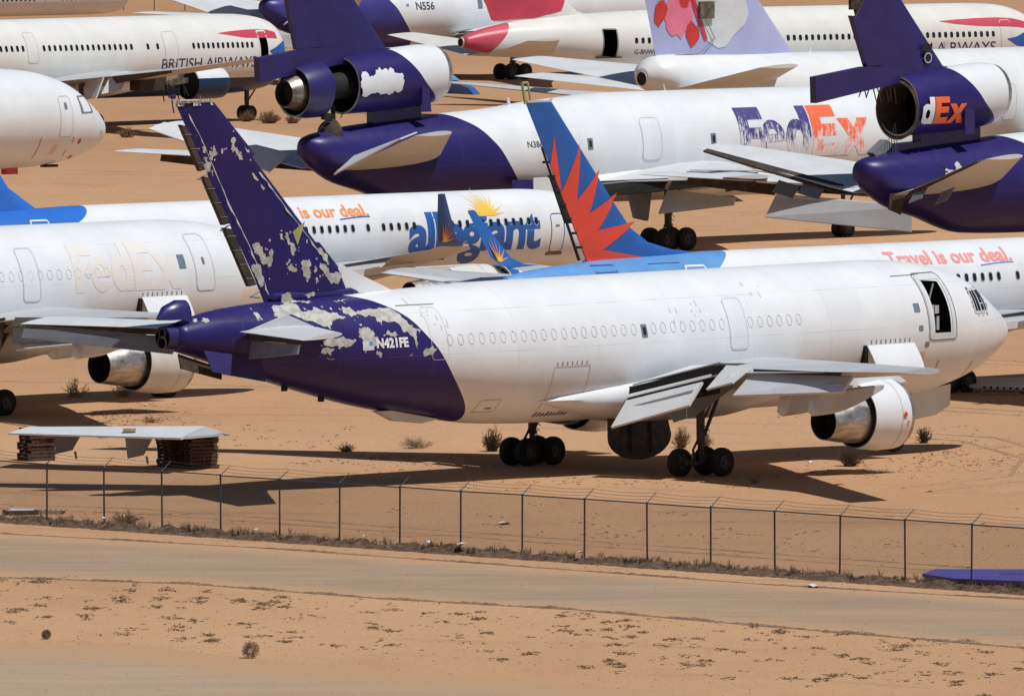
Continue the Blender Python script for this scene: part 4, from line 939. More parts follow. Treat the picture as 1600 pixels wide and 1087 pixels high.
def finpoly(P, name, pts, mat, table, off=.02, tc=.085):
    bm = curve_bm([pts])
    for ax, lo, hi in ((0, 30, 60), (1, 6, 14)):
        q = lo
        while q < hi:
            bmesh.ops.bisect_plane(bm, geom=bm.verts[:]+bm.edges[:]+bm.faces[:], plane_co=(q, q, 0), plane_no=(1-ax, ax, 0)); q += .35
    for v in bm.verts:
        S, z = v.co.x, v.co.y; v.co = P.L(S, fin_y(S, z, table, tc)+off, z)
    me = bpy.data.meshes.new(name); bm.to_mesh(me); bm.free(); me.materials.append(M[mat]); o = bpy.data.objects.new(name, me); C.objects.link(o); o.parent = fn; return o
finpoly(P, 'sun_rays', [(44.24, 10.4), (44.08, 11.69), (43.57, 9.25), (42.51, 11.33), (42.73, 8.86), (41.33, 10.2), (42.0, 8.31), (40.26, 9.15), (41.5, 7.56), (39.16, 7.88), (41.21, 6.7), (38.4, 6.24), (42.02, 6.15)], 'red', fz)
def te4(z): return 42.15+(z-6.36)*(45.7-42.15)/(13.15-6.36)
b = MB(); b.tube(P.L(te4(6.4)+.35, 0, 6.3), P.L(te4(11)+.15, 0, 11.2), .07, .05, 8); k = 6.8
b.poly([P.L(te4(7.9), .05, 7.9), P.L(te4(10), .05, 10), P.L(te4(10)+.25, .05, 10), P.L(te4(7.9)+.4, .05, 7.9)], (0, .1, 0))
while k < 11: b.box(P.L(te4(k)+.3, .08, k), P.L(te4(k), -.08, k+.1)); k += .62
b.build('rudder_hinges', 'dark', P.root, False, 'bare rudder hinge line behind the fin')
b = MB(); b.tube(P.L(45.7, 0, 13.1), P.L(45.9, 0, 14.0), .07, .07, 6); b.tube(P.L(45.4, 0, 13.2), P.L(45.55, 0, 14.0), .05, .05, 6); b.tube(P.L(45.9, 0, 14.0), P.L(45.55, 0, 14.0), .05, .05, 6); b.build('tip_fitting', 'yellowgreen', P.root)
b = MB(); b.poly([P.L(45.6, .04, 13.14), P.L(44.2, .04, 13.14), P.L(44.1, .04, 13.34), P.L(44.35, .04, 13.22), P.L(45.6, .04, 13.24)], (0, .08, 0)); b.build('fin_cap', 'outline', P.root)
P4 = P
# ================================================================ three-engined freighters
MD = [(0,-.68,-.80,.04),(.15,-.30,-1.25,.45),(.5,.05,-1.6,.85),(1.1,.55,-1.95,1.35),(2,1.2,-2.3,1.85),(3,1.85,-2.55,2.25),(4.5,2.45,-2.78,2.62),(6.5,2.85,-2.95,2.9),(9,3.01,-3.01,3.01),(28,3.01,-3.01,3.01),(34.7,2.62,-3.01,2.98),(38,2.30,-3.0,2.8),(41,2.14,-2.98,2.5),(44,1.92,-2.88,2.15),(47.35,1.68,-1.95,1.65),(49.2,1.50,-1.45,1.34),(50.4,1.30,-.82,1.08),(51.1,1.15,-.35,.8),(51.5,.95,.1,.35)]
WM = [(2.6, 20.5, 33.0, 4.0, 3.6, 1.75), (6, 23.0, 32.6, 4.15, 3.95, 1.35), (9.2, 25.6, 32.6, 4.2, 4.1, .95), (17, 33.2, 37.6, 4.55, 4.6, .5), (25.0, 40.4, 43.2, 5.0, 5.05, .26)]
edgeM = [(2.6, 36.2), (3.5, 37.1), (4.87, 38.4), (6.23, 39.41), (7.36, 40.59), (7.99, 42.0), (8.3, 43.5)]
edgeN = [(8.1, 41.8), (8.56, 42.4), (9.5, 43.7), (10.17, 44.3), (10.95, 44.95), (11.4, 45.3)]
def trijet(o, label, sk, nac_full=True, th=43.3, gear=True, tail=True, wings=True, name='cargo_airplane', ngS=6.8, rud=True, stab_open=False):
    P = Plane(name, label, 'airplane', o, th, 28.9, 5.64, MD, 0, 'aircraft stored in the desert')
    P.fuselage(sk)
    for left in (False, True):
        if wings:
            P.wing(WM, 'lgrey', left=left)
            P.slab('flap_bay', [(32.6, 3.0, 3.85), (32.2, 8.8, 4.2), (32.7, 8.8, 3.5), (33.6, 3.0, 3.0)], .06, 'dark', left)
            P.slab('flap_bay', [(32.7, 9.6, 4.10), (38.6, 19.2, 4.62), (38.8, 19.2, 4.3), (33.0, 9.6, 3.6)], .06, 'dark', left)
            P.slab('flap_strip', [(32.75, 9.4, 4.28), (38.6, 19.2, 4.72), (38.75, 19.2, 4.60), (32.9, 9.4, 4.12)], .05, 'white', left)
            P.slab('aileron', [(40.4, 24, 4.85), (38.1, 19.5, 4.55), (38.3, 19.5, 3.95), (40.5, 24, 4.45)], .06, 'brown', left)
        if tail:
            P.wing([(1.4, 42.6, 50.2, 5.55, 4.95, .85), (3.0, 43.9, 50.6, 5.75, 5.25, .68), (10.6, 50.2, 52.9, 7.22, 7.12, .26)], 'lgrey', 'stabiliser', left)
            if stab_open: 
                P.slab('elevator_bay', [(49.9, 2.6, 5.3), (52.6, 10.0, 7.05), (52.9, 10.0, 6.95), (50.5, 2.6, 4.95)], .12, 'brown', left)
                for l in (3.3, 5.2): P.slab('elevator_bracket', [(50.6, l, 5.2), (50.9, l+1.2, 5.5), (51.4, l+1.2, 4.9), (51.1, l, 4.6)], .06, 'dgrey', left)
            else:
                P.slab('elevator', [(50.0, 2.6, 5.72), (52.4, 10.2, 7.28), (53.6, 10.2, 6.95), (51.5, 2.6, 4.75)], .08, 'lgrey', left)
        if gear: P.bogie(28.9, -5.33 if left else 5.33, 3.4, .66, .5, .8, .62, brace=(1.2, -.3, 1.9), sr=.2)
    if gear: P.nosegear(ngS, 2.9, .5, .38, .34)
    if not tail: return P
    # centre engine on its pylon
    c = P.L(41.6, 0, 10.0); tl = (9.15-10.0)/(41.6-52.4)
    skn = skin(label.split()[0]+'_nacelle', smg=28.9, edge=edgeN, lines=0, dirt=.3)
    if nac_full == 'full':
        skn = NAC5
    b = MB(); b.lathe([(-1.0, 1.28), (-.25, 1.32), (0, 1.42), (-.06, 1.5), (-.4, 1.6), (-1.4, 1.70), (-3.4, 1.70), (-5.2, 1.64), (-7.0, 1.56), (-7.0, 1.46), (-3.5, 1.40), (-1.0, 1.28)], c, 'x', 60, mis=[1, 2, 2, 2, 0, 0, 0, 0, 3, 1, 1], tilt=tl)
    nc = b.build('engine_nacelle', skn, P.root, True, None, [skn, 'dark', 'metal', 'outline'])
    b = MB(); b.disc(P.L(43.2, 0, 9.87), 1.35, 'x', 36); b.build('duct', 'dark', nc)
    if nac_full == 'full':
        b = MB(); b.lathe([(-8.75, 1.40), (-8.8, 1.54), (-9.8, 1.50), (-10.5, 1.36), (-10.45, 1.28), (-8.9, 1.30)], c, 'x', 56, mis=[2, 0, 0, 2, 1], tilt=tl); b.build('reverser_cowl', 'purple', P.root, True, 'purple ring cowl behind an open gap', ['purple', 'dark', 'outline'])
        b = MB(); b.lathe([(-8.8, 1.25), (-9.6, 1.12), (-10.3, 1.03), (-10.7, .90), (-11.2, .72), (-11.2, .66), (-10.8, .6)], c, 'x', 48, mis=[1, 0, 0, 0, 1, 1], tilt=tl); b.disc(P.L(52.3, 0, 9.16), .64, 'x', 24, 1); b.build('exhaust_nozzle', 'burnt', P.root, True, None, ['burnt', 'dark'])
        b = MB(); 
        for k in range(5): b.box(P.L(49.6+.25*k, .25+.12*k, 7.55+.03*k), P.L(49.42+.25*k, .1+.12*k, 7.95+.03*k))
        b.tube(P.L(49.2, 0, 8.4), P.L(49.1, 0, 6.9), .14, .1, 8); b.tube(P.L(48.4, .2, 8.3), P.L(48.9, .3, 7.7), .03, .03, 5); b.build('engine_brackets', 'dark', P.root)
        b = MB(); b.lathe([(0, .75), (-3.6, .7)], P.L(47.0, 0, 9.6), 'x', 40, tilt=tl); b.disc(P.L(50.6, 0, 9.32), 1.35, 'x', 32); b.build('engine_core', 'dark', P.root, True)
        b = MB(); b.lathe([(-.02, .95), (-.35, .8), (-.75, .35), (-.8, .02)], P.L(49.3, 0, 6.75), 'x', 24); b.build('bay_frame', 'brown', P.root, True)
        P.flat('stub_pylon', [(46.4, 7.2), (46.4, 8.35), (42.9, 8.75), (42.9, 7.55)], .32, -.64, 'purple')
        P.flat('strap', [(44.1, 9.45), (44.1, 7.95), (43.4, 7.95), (43.55, 9.2)], 1.62, .05, 'purple')
    else:
        b = MB(); b.lathe([(0, 1.50), (-.25, 1.56), (-.3, 1.44), (-.1, 1.3), (1.5, 1.15)], P.L(48.4, 0, 9.28), 'x', 50, mis=[0, 1, 0, 0], tilt=tl); b.build('duct_frame', 'struct', P.root, True, None, ['brown', 'struct'])
        P.flat('stub_pylon', [(49.4, 6.9), (49.2, 7.5), (47.2, 7.6), (47.2, 8.1), (42.8, 8.65), (42.8, 7.5)], .32, -.64, 'purple')
        P.flat('strap', [(45.3, 9.3), (45.3, 7.95), (44.6, 7.95), (44.6, 9.2)], 1.60, .05, 'purple')
        b = MB(); random.seed(11)
        for k in range(9): b.tube(P.L(49.0+.3*k, .1, 10.75-.06*k), P.L(48.8+.35*k+random.uniform(-.3, .3), random.uniform(-.1, .2), 10.0-random.uniform(0, .5)), .04, .03, 6)
        for k in range(4): b.tube(P.L(49.2+.15*k, .4, 8.6-.2*k), P.L(49.1+.2*k, .6, 6.6), .02, .02, 5)
        b.build('torn_pipes', 'brown', P.root)
        b = MB(); b.poly([P.L(50.6, .2, 7.1), P.L(49.6, .2, 7.75), P.L(49.1, .2, 7.5), P.L(50.1, .2, 6.7)], (0, .5, 0)); b.build('torn_panel', 'dgrey', P.root)
    # fin on top of the nacelle, the deep fairing behind it
    P.fin([(10.6, 44.4, 50.6), (11.5, 45.3, 50.9), (15.0, 48.4, 52.0), (17.6, 50.7, 53.6)], 'purple', 'tail_fin', tc=.085)
    P.flat('fin_base_fairing', [(44.2, 10.95), (48.4, 10.7), (51.5, 10.25), (54.75, 9.75), (54.8, 11.1), (51.2, 11.55), (45.2, 11.45)], .22, -.44, 'purple')
    if rud:
        P.flat('rudder', [(50.55, 11.62), (51.0, 11.66), (54.05, 14.9), (53.6, 14.9)] if rud == 'thin' else [(50.2, 11.60), (52.0, 11.5), (52.7, 14.3), (53.3, 14.35), (55.2, 17.6), (53.4, 17.6)], .14, -.28, 'purple')
    else:
        P.flat('rudder', [(49.9, 11.62), (51.0, 11.55), (52.1, 14.2), (51.0, 14.1)], .16, -.32, 'purple')
        b = MB(); b.box(P.L(52.1, .1, 14.5), P.L(51.4, -.1, 16.2)); b.tube(P.L(51.9, .1, 14.0), P.L(51.2, .1, 15.0), .08, .05, 6); b.build('rudder_spar', 'brown', P.root)
    return P
nb = [(46.3, 9.55, .9, .75), (45.2, 9.75, 1.0, .65), (44.6, 9.6, .7, .5)]
t = None
NAC5 = skin('nacelle_painted_over', smg=28.9, edge=edgeN, lines=0, dirt=.2)
sk5 = skin('skin_fedex_centre', smg=28.9, edge=edgeM, zs=(6.9, 5.0), ds=5.2, dirt=.45, lines=.14)
P = trijet((5.0, 649.0, 0), 'three-engined white cargo plane with flaking purple and orange FedEx title, ahead of the right-hand tail', sk5, 'full', ngS=9.9)
for nm, lp, mt in (('F', LF, 'worn_purple'), ('e', LE_, 'worn_purple'), ('d', LD, 'worn_purple'), ('Ex', LX, 'worn_orange')): logo(P, 21.0, 10.7, 4.85, 7.65, [(lp, mt, 0)])
for S, z in ((32.6, 5.95), (23.1, 5.98)): w = P.rrect(S-.2, S+.2, z-.32, z+.32, 'outline_d', 'window', .014, .1); P.rrect(S-.15, S+.15, z-.27, z+.27, 'glass_grey', 'frame', .018, .1, w); P.rrect(S-.09, S+.09, z-.2, z+.2, 'black', 'pane', .022, .45, w)
P.rrect(21.4, 21.65, 5.45, 5.65, 'outline_d', 'service_panel', .014, .1)
P.door(27.1, 28.6, 4.9, 7.3)
P.wrap2d(text_bm('N386FE', .01), 37.2, 35.6, 5.85, 6.2, 'text_dark', 'registration', .014)
P.slab('belly_hatch', [(36.9, 2.9, 4.2), (35.4, 2.95, 4.2), (35.4, 3.0, 2.9), (36.9, 2.9, 2.9)], .06, 'white'); P.slab('belly_hatch', [(38.4, 2.75, 4.1), (36.95, 2.85, 4.1), (36.95, 3.05, 2.9), (38.4, 2.9, 2.9)], .06, 'purple')
b = MB(); b.tube(P.L(24, 0, 8.6), P.L(24.1, 0, 9.0), .05, .03, 6); b.tube(P.L(36, 0, 8.1), P.L(36.1, 0, 8.5), .12, .08, 6); b.build('antenna', 'white', P.root)
P.rrect(45.9, 46.3, 6.05, 6.15, 'outline', 'vent', .02, .3); P.rrect(45.9, 46.2, 6.25, 6.35, 'dark', 'vent', .02, .3)
fairing(P, 17, 37.5, 2.55, 4.9, 3.10)
P.slab('spoiler_bay', [(31.2, 9.2, 4.55), (34.4, 18, 4.85), (34.5, 18, 4.45), (31.6, 9.2, 4.02)], .05, 'dark')
for k in range(7): P.slab('bay_rib', [(31.3+.47*k, 9.4+1.25*k, 4.56+.04*k), (31.25+.47*k, 9.5+1.25*k, 4.57+.04*k), (31.6+.47*k, 9.5+1.25*k, 4.1+.05*k), (31.65+.47*k, 9.4+1.25*k, 4.09+.05*k)], .06, 'struct')
P.slab('spoiler', [(29.8, 9.3, 4.66), (33.4, 18, 4.96), (34.3, 18, 4.93), (31.1, 9.3, 4.63)], .05, 'lgrey')
# hanging structure under the right wing
P.slab('flap', [(31.5, 8, 3.55), (32.2, 14, 3.3), (32.3, 14, 2.9), (32.2, 8, 2.23)], .10, 'grey')
P.slab('strut_fairing', [(29.5, 4.6, 3.5), (31.5, 4.8, 3.4), (31.4, 5.2, 1.9), (30.2, 5.0, 1.7)], .2, 'dgrey')
P5 = P
sk6 = skin('skin_fedex_right', smg=28.9, edge=edgeM, zs=(6.9, 5.0), ds=5.2, dirt=.3, lines=.12)
P = trijet((34.3, 616.3, 0), 'three-engined cargo plane at the right edge with purple tail and its centre engine pulled out', sk6, 'open', rud=False, stab_open=True)
def nac_logo(P, parts, S0, S1, z0, z1, rad, zc):
    for lp, mat, x0, x1 in parts:
        bm = curve_bm(lp); 
        for v in bm.verts: v.co.x = S0+(S1-S0)*(v.co.x-8)/(37.8-8); v.co.y = z0+(z1-z0)*v.co.y/10
        bmesh.ops.bisect_plane(bm, geom=bm.verts[:]+bm.edges[:]+bm.faces[:], plane_co=(48.45, 0, 0), plane_no=(1, 0, 0), clear_outer=True)
        q = z0+.12
        while q < z1: bmesh.ops.bisect_plane(bm, geom=bm.verts[:]+bm.edges[:]+bm.faces[:], plane_co=(0, q, 0), plane_no=(0, 1, 0)); q += .12
        for v in bm.verts:
            S, z = v.co.x, v.co.y; zz = zc-(S-45)*.079; v.co = P.L(S, math.sqrt(max(.01, rad**2-(z-zz)**2)), z)
        me = bpy.data.meshes.new('lettering'); bm.to_mesh(me); bm.free(); me.materials.append(M[mat]); o = bpy.data.objects.new('lettering', me); C.objects.link(o); o.parent = P.root
nac_logo(P, [(LE_, 'text_white', 0, 0), (LD, 'text_white', 0, 0), (LX, 'rorange', 0, 0)], 49.3, 45.2, 8.55, 9.95, 1.735, 9.73)
P.flat('hanging_panel', [(50.4, 5.0), (49.2, 5.1), (49.6, 3.9), (50.5, 4.2)], 1.2, .05, 'brown')
for z in (6.25, 6.0): P.rrect(46.6, 46.95, z, z+.1, 'dark', 'vent', .02, .3)
P.slab('flap', [(38.3, 19.4, 3.95), (35.2, 12.2, 3.45), (35.45, 12.0, 2.15), (39.0, 19.5, 2.8)], .10, 'grey', True)
P.slab('flap_edge', [(38.25, 19.4, 4.02), (35.15, 12.2, 3.52), (35.2, 12.2, 3.36), (38.35, 19.4, 3.86)], .14, 'lgrey', True)
P.slab('spoiler_bay', [(37.3, 22, 4.96), (35.4, 18, 4.75), (35.5, 18, 4.45), (37.5, 22, 4.6)], .05, 'dark', True)
P.slab('spoiler', [(36.6, 21, 5.02), (34.9, 18, 4.85), (35.6, 18, 4.78), (37.3, 21, 4.96)], .04, 'white', True)
b = MB(); b.poly([P.L(45.4, .09+.17, 12.35), P.L(45.0, .26, 12.35), P.L(45.15, .26, 12.75), P.L(45.5, .26, 12.75)], (0, -.05, 0)); b.build('fin_mark', 'outline', P.root)
b = MB(); b.lathe([(0, .0), (0, .22)], P.L(46.7, .34, 11.92), 'y', 18, 0); b.lathe([(.0, .22), (0, .28)], P.L(46.7, .345, 11.92), 'y', 18, 1)
b.poly([P.L(47.2, .34, 12.3), P.L(46.6, .34, 12.25), P.L(46.4, .34, 12.6), P.L(47.0, .34, 12.7)], (0, -.03, 0), 0); b.build('inspection_hole', 'dark', P.root, False, None, ['dark', 'outline'])
P6 = P
# ---- paint loss: angular bare patches laid on the skin where the photograph shows them
PF = [[(40.78, 7.24), (40.07, 7.33), (39.74, 7.39), (39.49, 7.24), (39.56, 7.02), (39.3, 7.09), (38.81, 7.18), (38.46, 6.99), (38.04, 6.94), (37.76, 6.75), (38.31, 6.69), (38.63, 6.51), (38.64, 6.36), (39.04, 6.52), (39.26, 6.64), (40.16, 6.97), (40.98, 6.92)], [(37.58, 7.19), (37.27, 7.14), (37.18, 6.95), (36.52, 7.04), (35.65, 7.04), (35.3, 6.9), (34.99, 6.51), (34.73, 6.24), (34.75, 6.05), (34.78, 5.74), (34.79, 5.48), (34.89, 5.6), (34.93, 5.94), (35.36, 6.11), (35.57, 6.53), (36.11, 6.59), (36.42, 6.56), (36.46, 6.78), (36.93, 6.8), (37.5, 6.78), (37.76, 6.93)], [(37.36, 6.36), (36.97, 6.39), (36.75, 6.23), (36.82, 6.0), (36.6, 5.96), (36.62, 5.64), (37.15, 5.59), (37.23, 5.71), (37.37, 5.98), (37.45, 6.21)], [(36.39, 6.03), (36.12, 6.17), (35.74, 6.16), (35.63, 6.04), (35.98, 5.98)], [(39.14, 5.96), (38.17, 6.08), (37.7, 5.95), (37.76, 5.8), (38.22, 5.7), (39.02, 5.76)], [(39.15, 5.65), (38.62, 5.64), (38.73, 5.37), (39.04, 5.42), (39.19, 5.54)], [(34.57, 5.31), (34.22, 5.46), (34.07, 5.57), (33.88, 5.41), (34.04, 5.26), (34.43, 5.16)], [(36.7, 5.5), (36.56, 5.42), (36.53, 5.19), (36.74, 5.31)], [(35.2, 5.26), (35.06, 5.29), (35.08, 5.2)], [(34.68, 6.24), (34.47, 6.15), (34.6, 6.04)], [(37.28, 5.53), (37.19, 5.53), (37.21, 5.39)], [(38.93, 5.27), (38.58, 5.25), (38.7, 5.19)], [(38.33, 5.93), (37.85, 5.84), (38.3, 5.81)], [(40.01, 7.7), (39.77, 7.75), (39.47, 7.66), (39.53, 7.56), (39.14, 7.41), (38.66, 7.38), (39.23, 7.32), (40.01, 7.37), (40.01, 7.49)], [(38.92, 7.64), (38.65, 7.67), (38.31, 7.67), (38.52, 7.57), (38.69, 7.5)], [(44.42, 6.92), (44.27, 6.94), (44.43, 6.82), (44.51, 6.82)], [(44.08, 6.96), (43.86, 6.96), (43.94, 6.83), (44.21, 6.84)], [(41.73, 7.1), (41.62, 7.09), (41.61, 6.92), (41.72, 6.8), (41.81, 6.9)], [(41.72, 7.27), (41.66, 7.24), (41.76, 7.2)], [(37.68, 7.35), (37.11, 7.39), (37.02, 7.35), (37.59, 7.31)]]
PG = [[(42.31, 13.77), (42.1, 13.79), (42.07, 13.63), (42.14, 13.48), (41.96, 13.31), (41.82, 13.13), (41.72, 13.07), (41.68, 12.92), (41.89, 12.95), (42.03, 13.13), (42.21, 13.3), (42.31, 13.35), (42.24, 13.56), (42.31, 13.64)], [(43.77, 13.46), (43.54, 13.47), (43.53, 13.25), (43.67, 13.23)], [(43.18, 13.48), (43.1, 13.45), (43.08, 13.29), (42.97, 13.24), (43.04, 13.13), (43.15, 13.09), (43.18, 12.93), (43.27, 12.96), (43.29, 13.12), (43.36, 13.3), (43.22, 13.27)], [(43.64, 13.05), (43.43, 13.07), (43.46, 12.94), (43.25, 12.88), (43.32, 12.68), (43.25, 12.52), (43.46, 12.5), (43.6, 12.6), (43.71, 12.74), (43.53, 12.84)], [(42.8, 13.36), (42.69, 13.39), (42.71, 13.2), (42.78, 13.18)], [(42.63, 13.38), (42.56, 13.36), (42.63, 13.28)], [(41.58, 13.41), (41.4, 13.3), (41.33, 13.19), (41.51, 13.22)], [(43.91, 13.44), (43.84, 13.41), (43.89, 13.34)], [(41.23, 12.41), (41.02, 12.25), (40.91, 12.12), (41.16, 12.2)], [(40.84, 11.98), (40.6, 11.79), (40.7, 11.72), (40.81, 11.83)], [(43.25, 12.41), (43.15, 12.39), (43.18, 12.3)], [(44.05, 13.93), (43.96, 13.91), (43.99, 13.85)], [(44.41, 14.76), (44.35, 14.74), (44.38, 14.71)], [(42.21, 14.07), (42.12, 14.0), (42.18, 13.99)], [(41.22, 9.64), (40.89, 9.72), (40.75, 9.57), (40.68, 9.36), (40.58, 9.2), (40.47, 9.12), (40.33, 9.19), (40.37, 9.35), (40.23, 9.45), (40.16, 9.32), (40.26, 8.77), (40.4, 8.71), (40.51, 8.89), (40.65, 8.81), (40.82, 9.08), (40.93, 9.27), (41.14, 9.48)], [(41.21, 8.86), (40.93, 8.94), (40.75, 8.87), (40.72, 8.63), (40.58, 8.32), (40.58, 8.08), (40.76, 8.01), (40.93, 8.33), (41.11, 8.59), (41.21, 8.75)], [(39.59, 10.08), (39.45, 10.03), (39.38, 9.74), (39.17, 9.63), (39.03, 9.36), (39.17, 9.13), (39.28, 9.27), (39.31, 9.53), (39.49, 9.69), (39.56, 9.85)], [(39.87, 10.04), (39.73, 10.01), (39.63, 9.75), (39.77, 9.78)], [(38.78, 8.83), (38.68, 8.98), (38.5, 8.95), (38.36, 9.0), (38.27, 8.76), (38.4, 8.66), (38.27, 8.45), (38.43, 8.17), (38.57, 8.3), (38.71, 8.57)], [(37.93, 9.43), (37.72, 9.4), (37.55, 9.21), (37.33, 9.07), (37.3, 8.78), (37.37, 8.71), (37.62, 8.95), (37.79, 9.14), (37.91, 9.25)], [(37.79, 8.83), (37.62, 8.77), (37.44, 8.63), (37.33, 8.42), (36.98, 8.46), (36.7, 8.45), (36.55, 8.35), (36.73, 8.16), (36.89, 7.96), (37.12, 8.02), (37.41, 8.18), (37.62, 8.45), (37.83, 8.64)], [(39.42, 8.77), (39.31, 8.85), (39.17, 8.74), (39.03, 8.68), (39.0, 8.55), (39.38, 8.58), (39.47, 8.7)], [(38.04, 8.26), (37.94, 8.28), (37.87, 8.12), (38.01, 8.02)], [(39.42, 9.06), (39.31, 9.03), (39.35, 8.88), (39.45, 8.92)], [(40.37, 9.85), (40.3, 9.82), (40.31, 9.72), (40.4, 9.74)], [(38.11, 8.7), (38.01, 8.73), (37.97, 8.57), (38.11, 8.44)], [(38.46, 9.76), (38.39, 9.73), (38.43, 9.6), (38.5, 9.65)], [(41.38, 9.43), (41.31, 9.4), (41.36, 9.34)]]
PK = [[(46.83, 5.85), (46.66, 6.23), (46.27, 6.12), (45.99, 6.21), (46.0, 6.45), (45.77, 6.55), (45.56, 6.2), (46.0, 5.97), (46.51, 5.89)], [(45.13, 6.34), (44.7, 5.99), (45.01, 5.98)]]
PN = [(48.56, 10.03), (48.05, 10.17), (48.02, 9.94), (47.7, 9.98), (47.58, 10.05), (47.43, 10.31), (46.86, 10.34), (46.23, 10.4), (46.14, 10.25), (45.52, 10.08), (45.45, 9.7), (45.53, 9.39), (45.59, 9.17), (46.13, 9.17), (46.29, 9.02), (46.93, 8.99), (47.27, 9.06), (48.52, 8.93), (48.7, 9.46)]

t = NT('bare_patch'); f = t.noise(3.2, 7, .7); c_ = t.mix(t.step(f, .38, .62), (.34, .325, .28), (.52, .51, .47)); c_ = t.mix(t.math('MULTIPLY', t.step(t.noise(14, 4, .7), .6, .7), .5), c_, (.22, .19, .15)); t.col(c_); t.bump(f, .3, .02); M['bare'] = t.rough(.6)
M['fresh_white'] = simple('fresh_white', (.74, .75, .76), .5, 0, .06)
def jag(pts, amp, lv=3):
    for _ in range(lv):
        q = []
        for i, p in enumerate(pts):
            n_ = pts[(i+1)%len(pts)]; L_ = math.hypot(n_[0]-p[0], n_[1]-p[1]); q.append(p)
            if L_ > .05: k = random.uniform(-1, 1)*min(amp, L_*.32); q.append(((p[0]+n_[0])/2-(n_[1]-p[1])/L_*k, (p[1]+n_[1])/2+(n_[0]-p[0])/L_*k))
        pts = q; amp *= .6
    return pts
def flake(P, pts, mp, mat='bare', parent=None, amp=.07, name='bare_patch', lv=3):
    bm = curve_bm([jag(pts, amp, lv)])
    S0 = min(p[0] for p in pts)-.3; S1 = max(p[0] for p in pts)+.3; z0 = min(p[1] for p in pts)-.3; z1 = max(p[1] for p in pts)+.3
    for ax, lo, hi, st in ((0, S0, S1, .3), (1, z0, z1, .15)):
        q = lo
        while q < hi: bmesh.ops.bisect_plane(bm, geom=bm.verts[:]+bm.edges[:]+bm.faces[:], plane_co=(q, q, 0), plane_no=(1-ax, ax, 0)); q += st
    for v in bm.verts: v.co = mp(v.co.x, v.co.y)
    me = bpy.data.meshes.new(name); bm.to_mesh(me); bm.free(); me.materials.append(M[mat]); o = bpy.data.objects.new(name, me); C.objects.link(o); o.parent = parent or P.root
    return o
random.seed(41)
FZ1 = [(7.2, 35.9, 40.45), (8.5, 36.55, 41.12), (9.6, 37.65, 41.78), (9.62, 37.85, 41.8), (13.0, 41.10, 43.78), (13.1, 40.95, 43.84), (15.15, 43.05, 45.02)]
mpF = lambda S, z: MAIN.on(S, z, .012)
def mpG(S, z): return MAIN.L(S, fin_y(S, z, FZ1)+.015, z)
for p_ in PF: flake(MAIN, p_, mpF, 'bare', None, .085)
for p_ in PG: flake(MAIN, p_, mpG, 'bare', FN1, .06)
b = []                                        # small chips scattered round the larger losses
for src, mp_, par in ((PF, mpF, None), (PG, mpG, FN1)):
    for p_ in src:
        if len(p_) < 5: continue
        for k in range(len(p_)//2):
            c0 = random.choice(p_); a0_ = (c0[0]+random.gauss(0, .16), c0[1]+random.gauss(0, .13)); r_ = random.uniform(.02, .06)
            b.append((mp_, par, [(a0_[0]+r_*random.uniform(.5, 1.5)*math.cos(6.28*j/5), a0_[1]+r_*random.uniform(.5, 1.5)*math.sin(6.28*j/5)) for j in range(5)]))
for mp_, par, pts in b[:95]:
    if 34.5 < pts[0][0] < 45: mk('paint_chip', [mp_(*q) for q in pts], [tuple(range(5))], 'bare', par or MAIN.root)
for p_ in PK: flake(P6, p_, lambda S, z: P6.on(S, z, .012), 'bare', None, .06)
def mpN(S, z): zc = 10.0-(S-41.6)*.0787; return P5.L(S, math.sqrt(max(.02, 1.715**2-(z-zc)**2)), z)
flake(P5, PN, mpN, 'fresh_white', None, .2, 'painted_over_patch')
sk7 = skin('skin_nose_left', smg=28.9, zs=(6.4, 4.9), ds=5.2, dirt=.5, lines=.14, patches=[(5.6, 6.1, 3.5, 4.1, (.68, .50, .36))])
P = trijet((-45.6, 678.3, 0), 'big all-white jet nose with one side cockpit window entering at the left edge', sk7, tail=False, wings=False, ngS=9.4)
P.door(4.6, 5.75, 4.55, 7.0); P.rrect(5.05, 5.3, 6.2, 6.6, 'glass_grey', 'window', .016, .1)
fr = P.ring(2.35, 3.75, 5.9, 6.95, 'outline_d', 'cockpit_window', .09, .12, None, .018); P.rrect(2.44, 3.66, 5.98, 6.87, 'glass_grey', 'pane', .014, .1, fr)
for (S, z0, z1) in ((7.2, 3.3, 4.6), (4.35, 4.2, 4.55), (4.6, 3.4, 3.75)): P.rrect(S, S+.06, z0, z1, 'crim', 'red_stripe', .016, .3)
P.rrect(3.6, 3.85, 4.1, 4.4, 'crim', 'probe_cover', .02, .3); P.rrect(3.5, 3.8, 3.2, 3.4, 'crim', 'probe_cover', .02, .3); P.rrect(1.2, 1.6, 4.6, 4.8, 'outline', 'service_panel', .014, .2)
b = MB(); b.box(P.L(8.2, .7, 2.35), P.L(7.3, .2, 2.75)); b.build('belly_beacon', 'crim', P.root)
b = MB(); b.box(P.L(5.2, .8, 2.7), P.L(4.2, .3, 2.85)); b.build('belly_vent', 'dark', P.root)
sk12 = skin('skin_fedex_back', smg=28.9, edge=edgeM, purple=(.05, .045, .21), zs=(6.9,), ds=5.2, dirt=.3, lines=.1)
P = trijet((-3.6, 948., 0), 'distant white and purple cargo plane lettered N556, its tail at the top edge', sk12, 'full', rud='thin')
P.wrap2d(text_bm('N556', .02), 37.2, 35.3, 5.7, 6.35, 'text_dark', 'registration', .014)
P.rrect(37.9, 38.2, 6.0, 6.2, 'lblue', 'flag_panel', .014, .1)
for S in (44, 30.3): P.rrect(S-.25, S+.25, 5.7, 6.5, 'glass_grey', 'window', .014, .1)
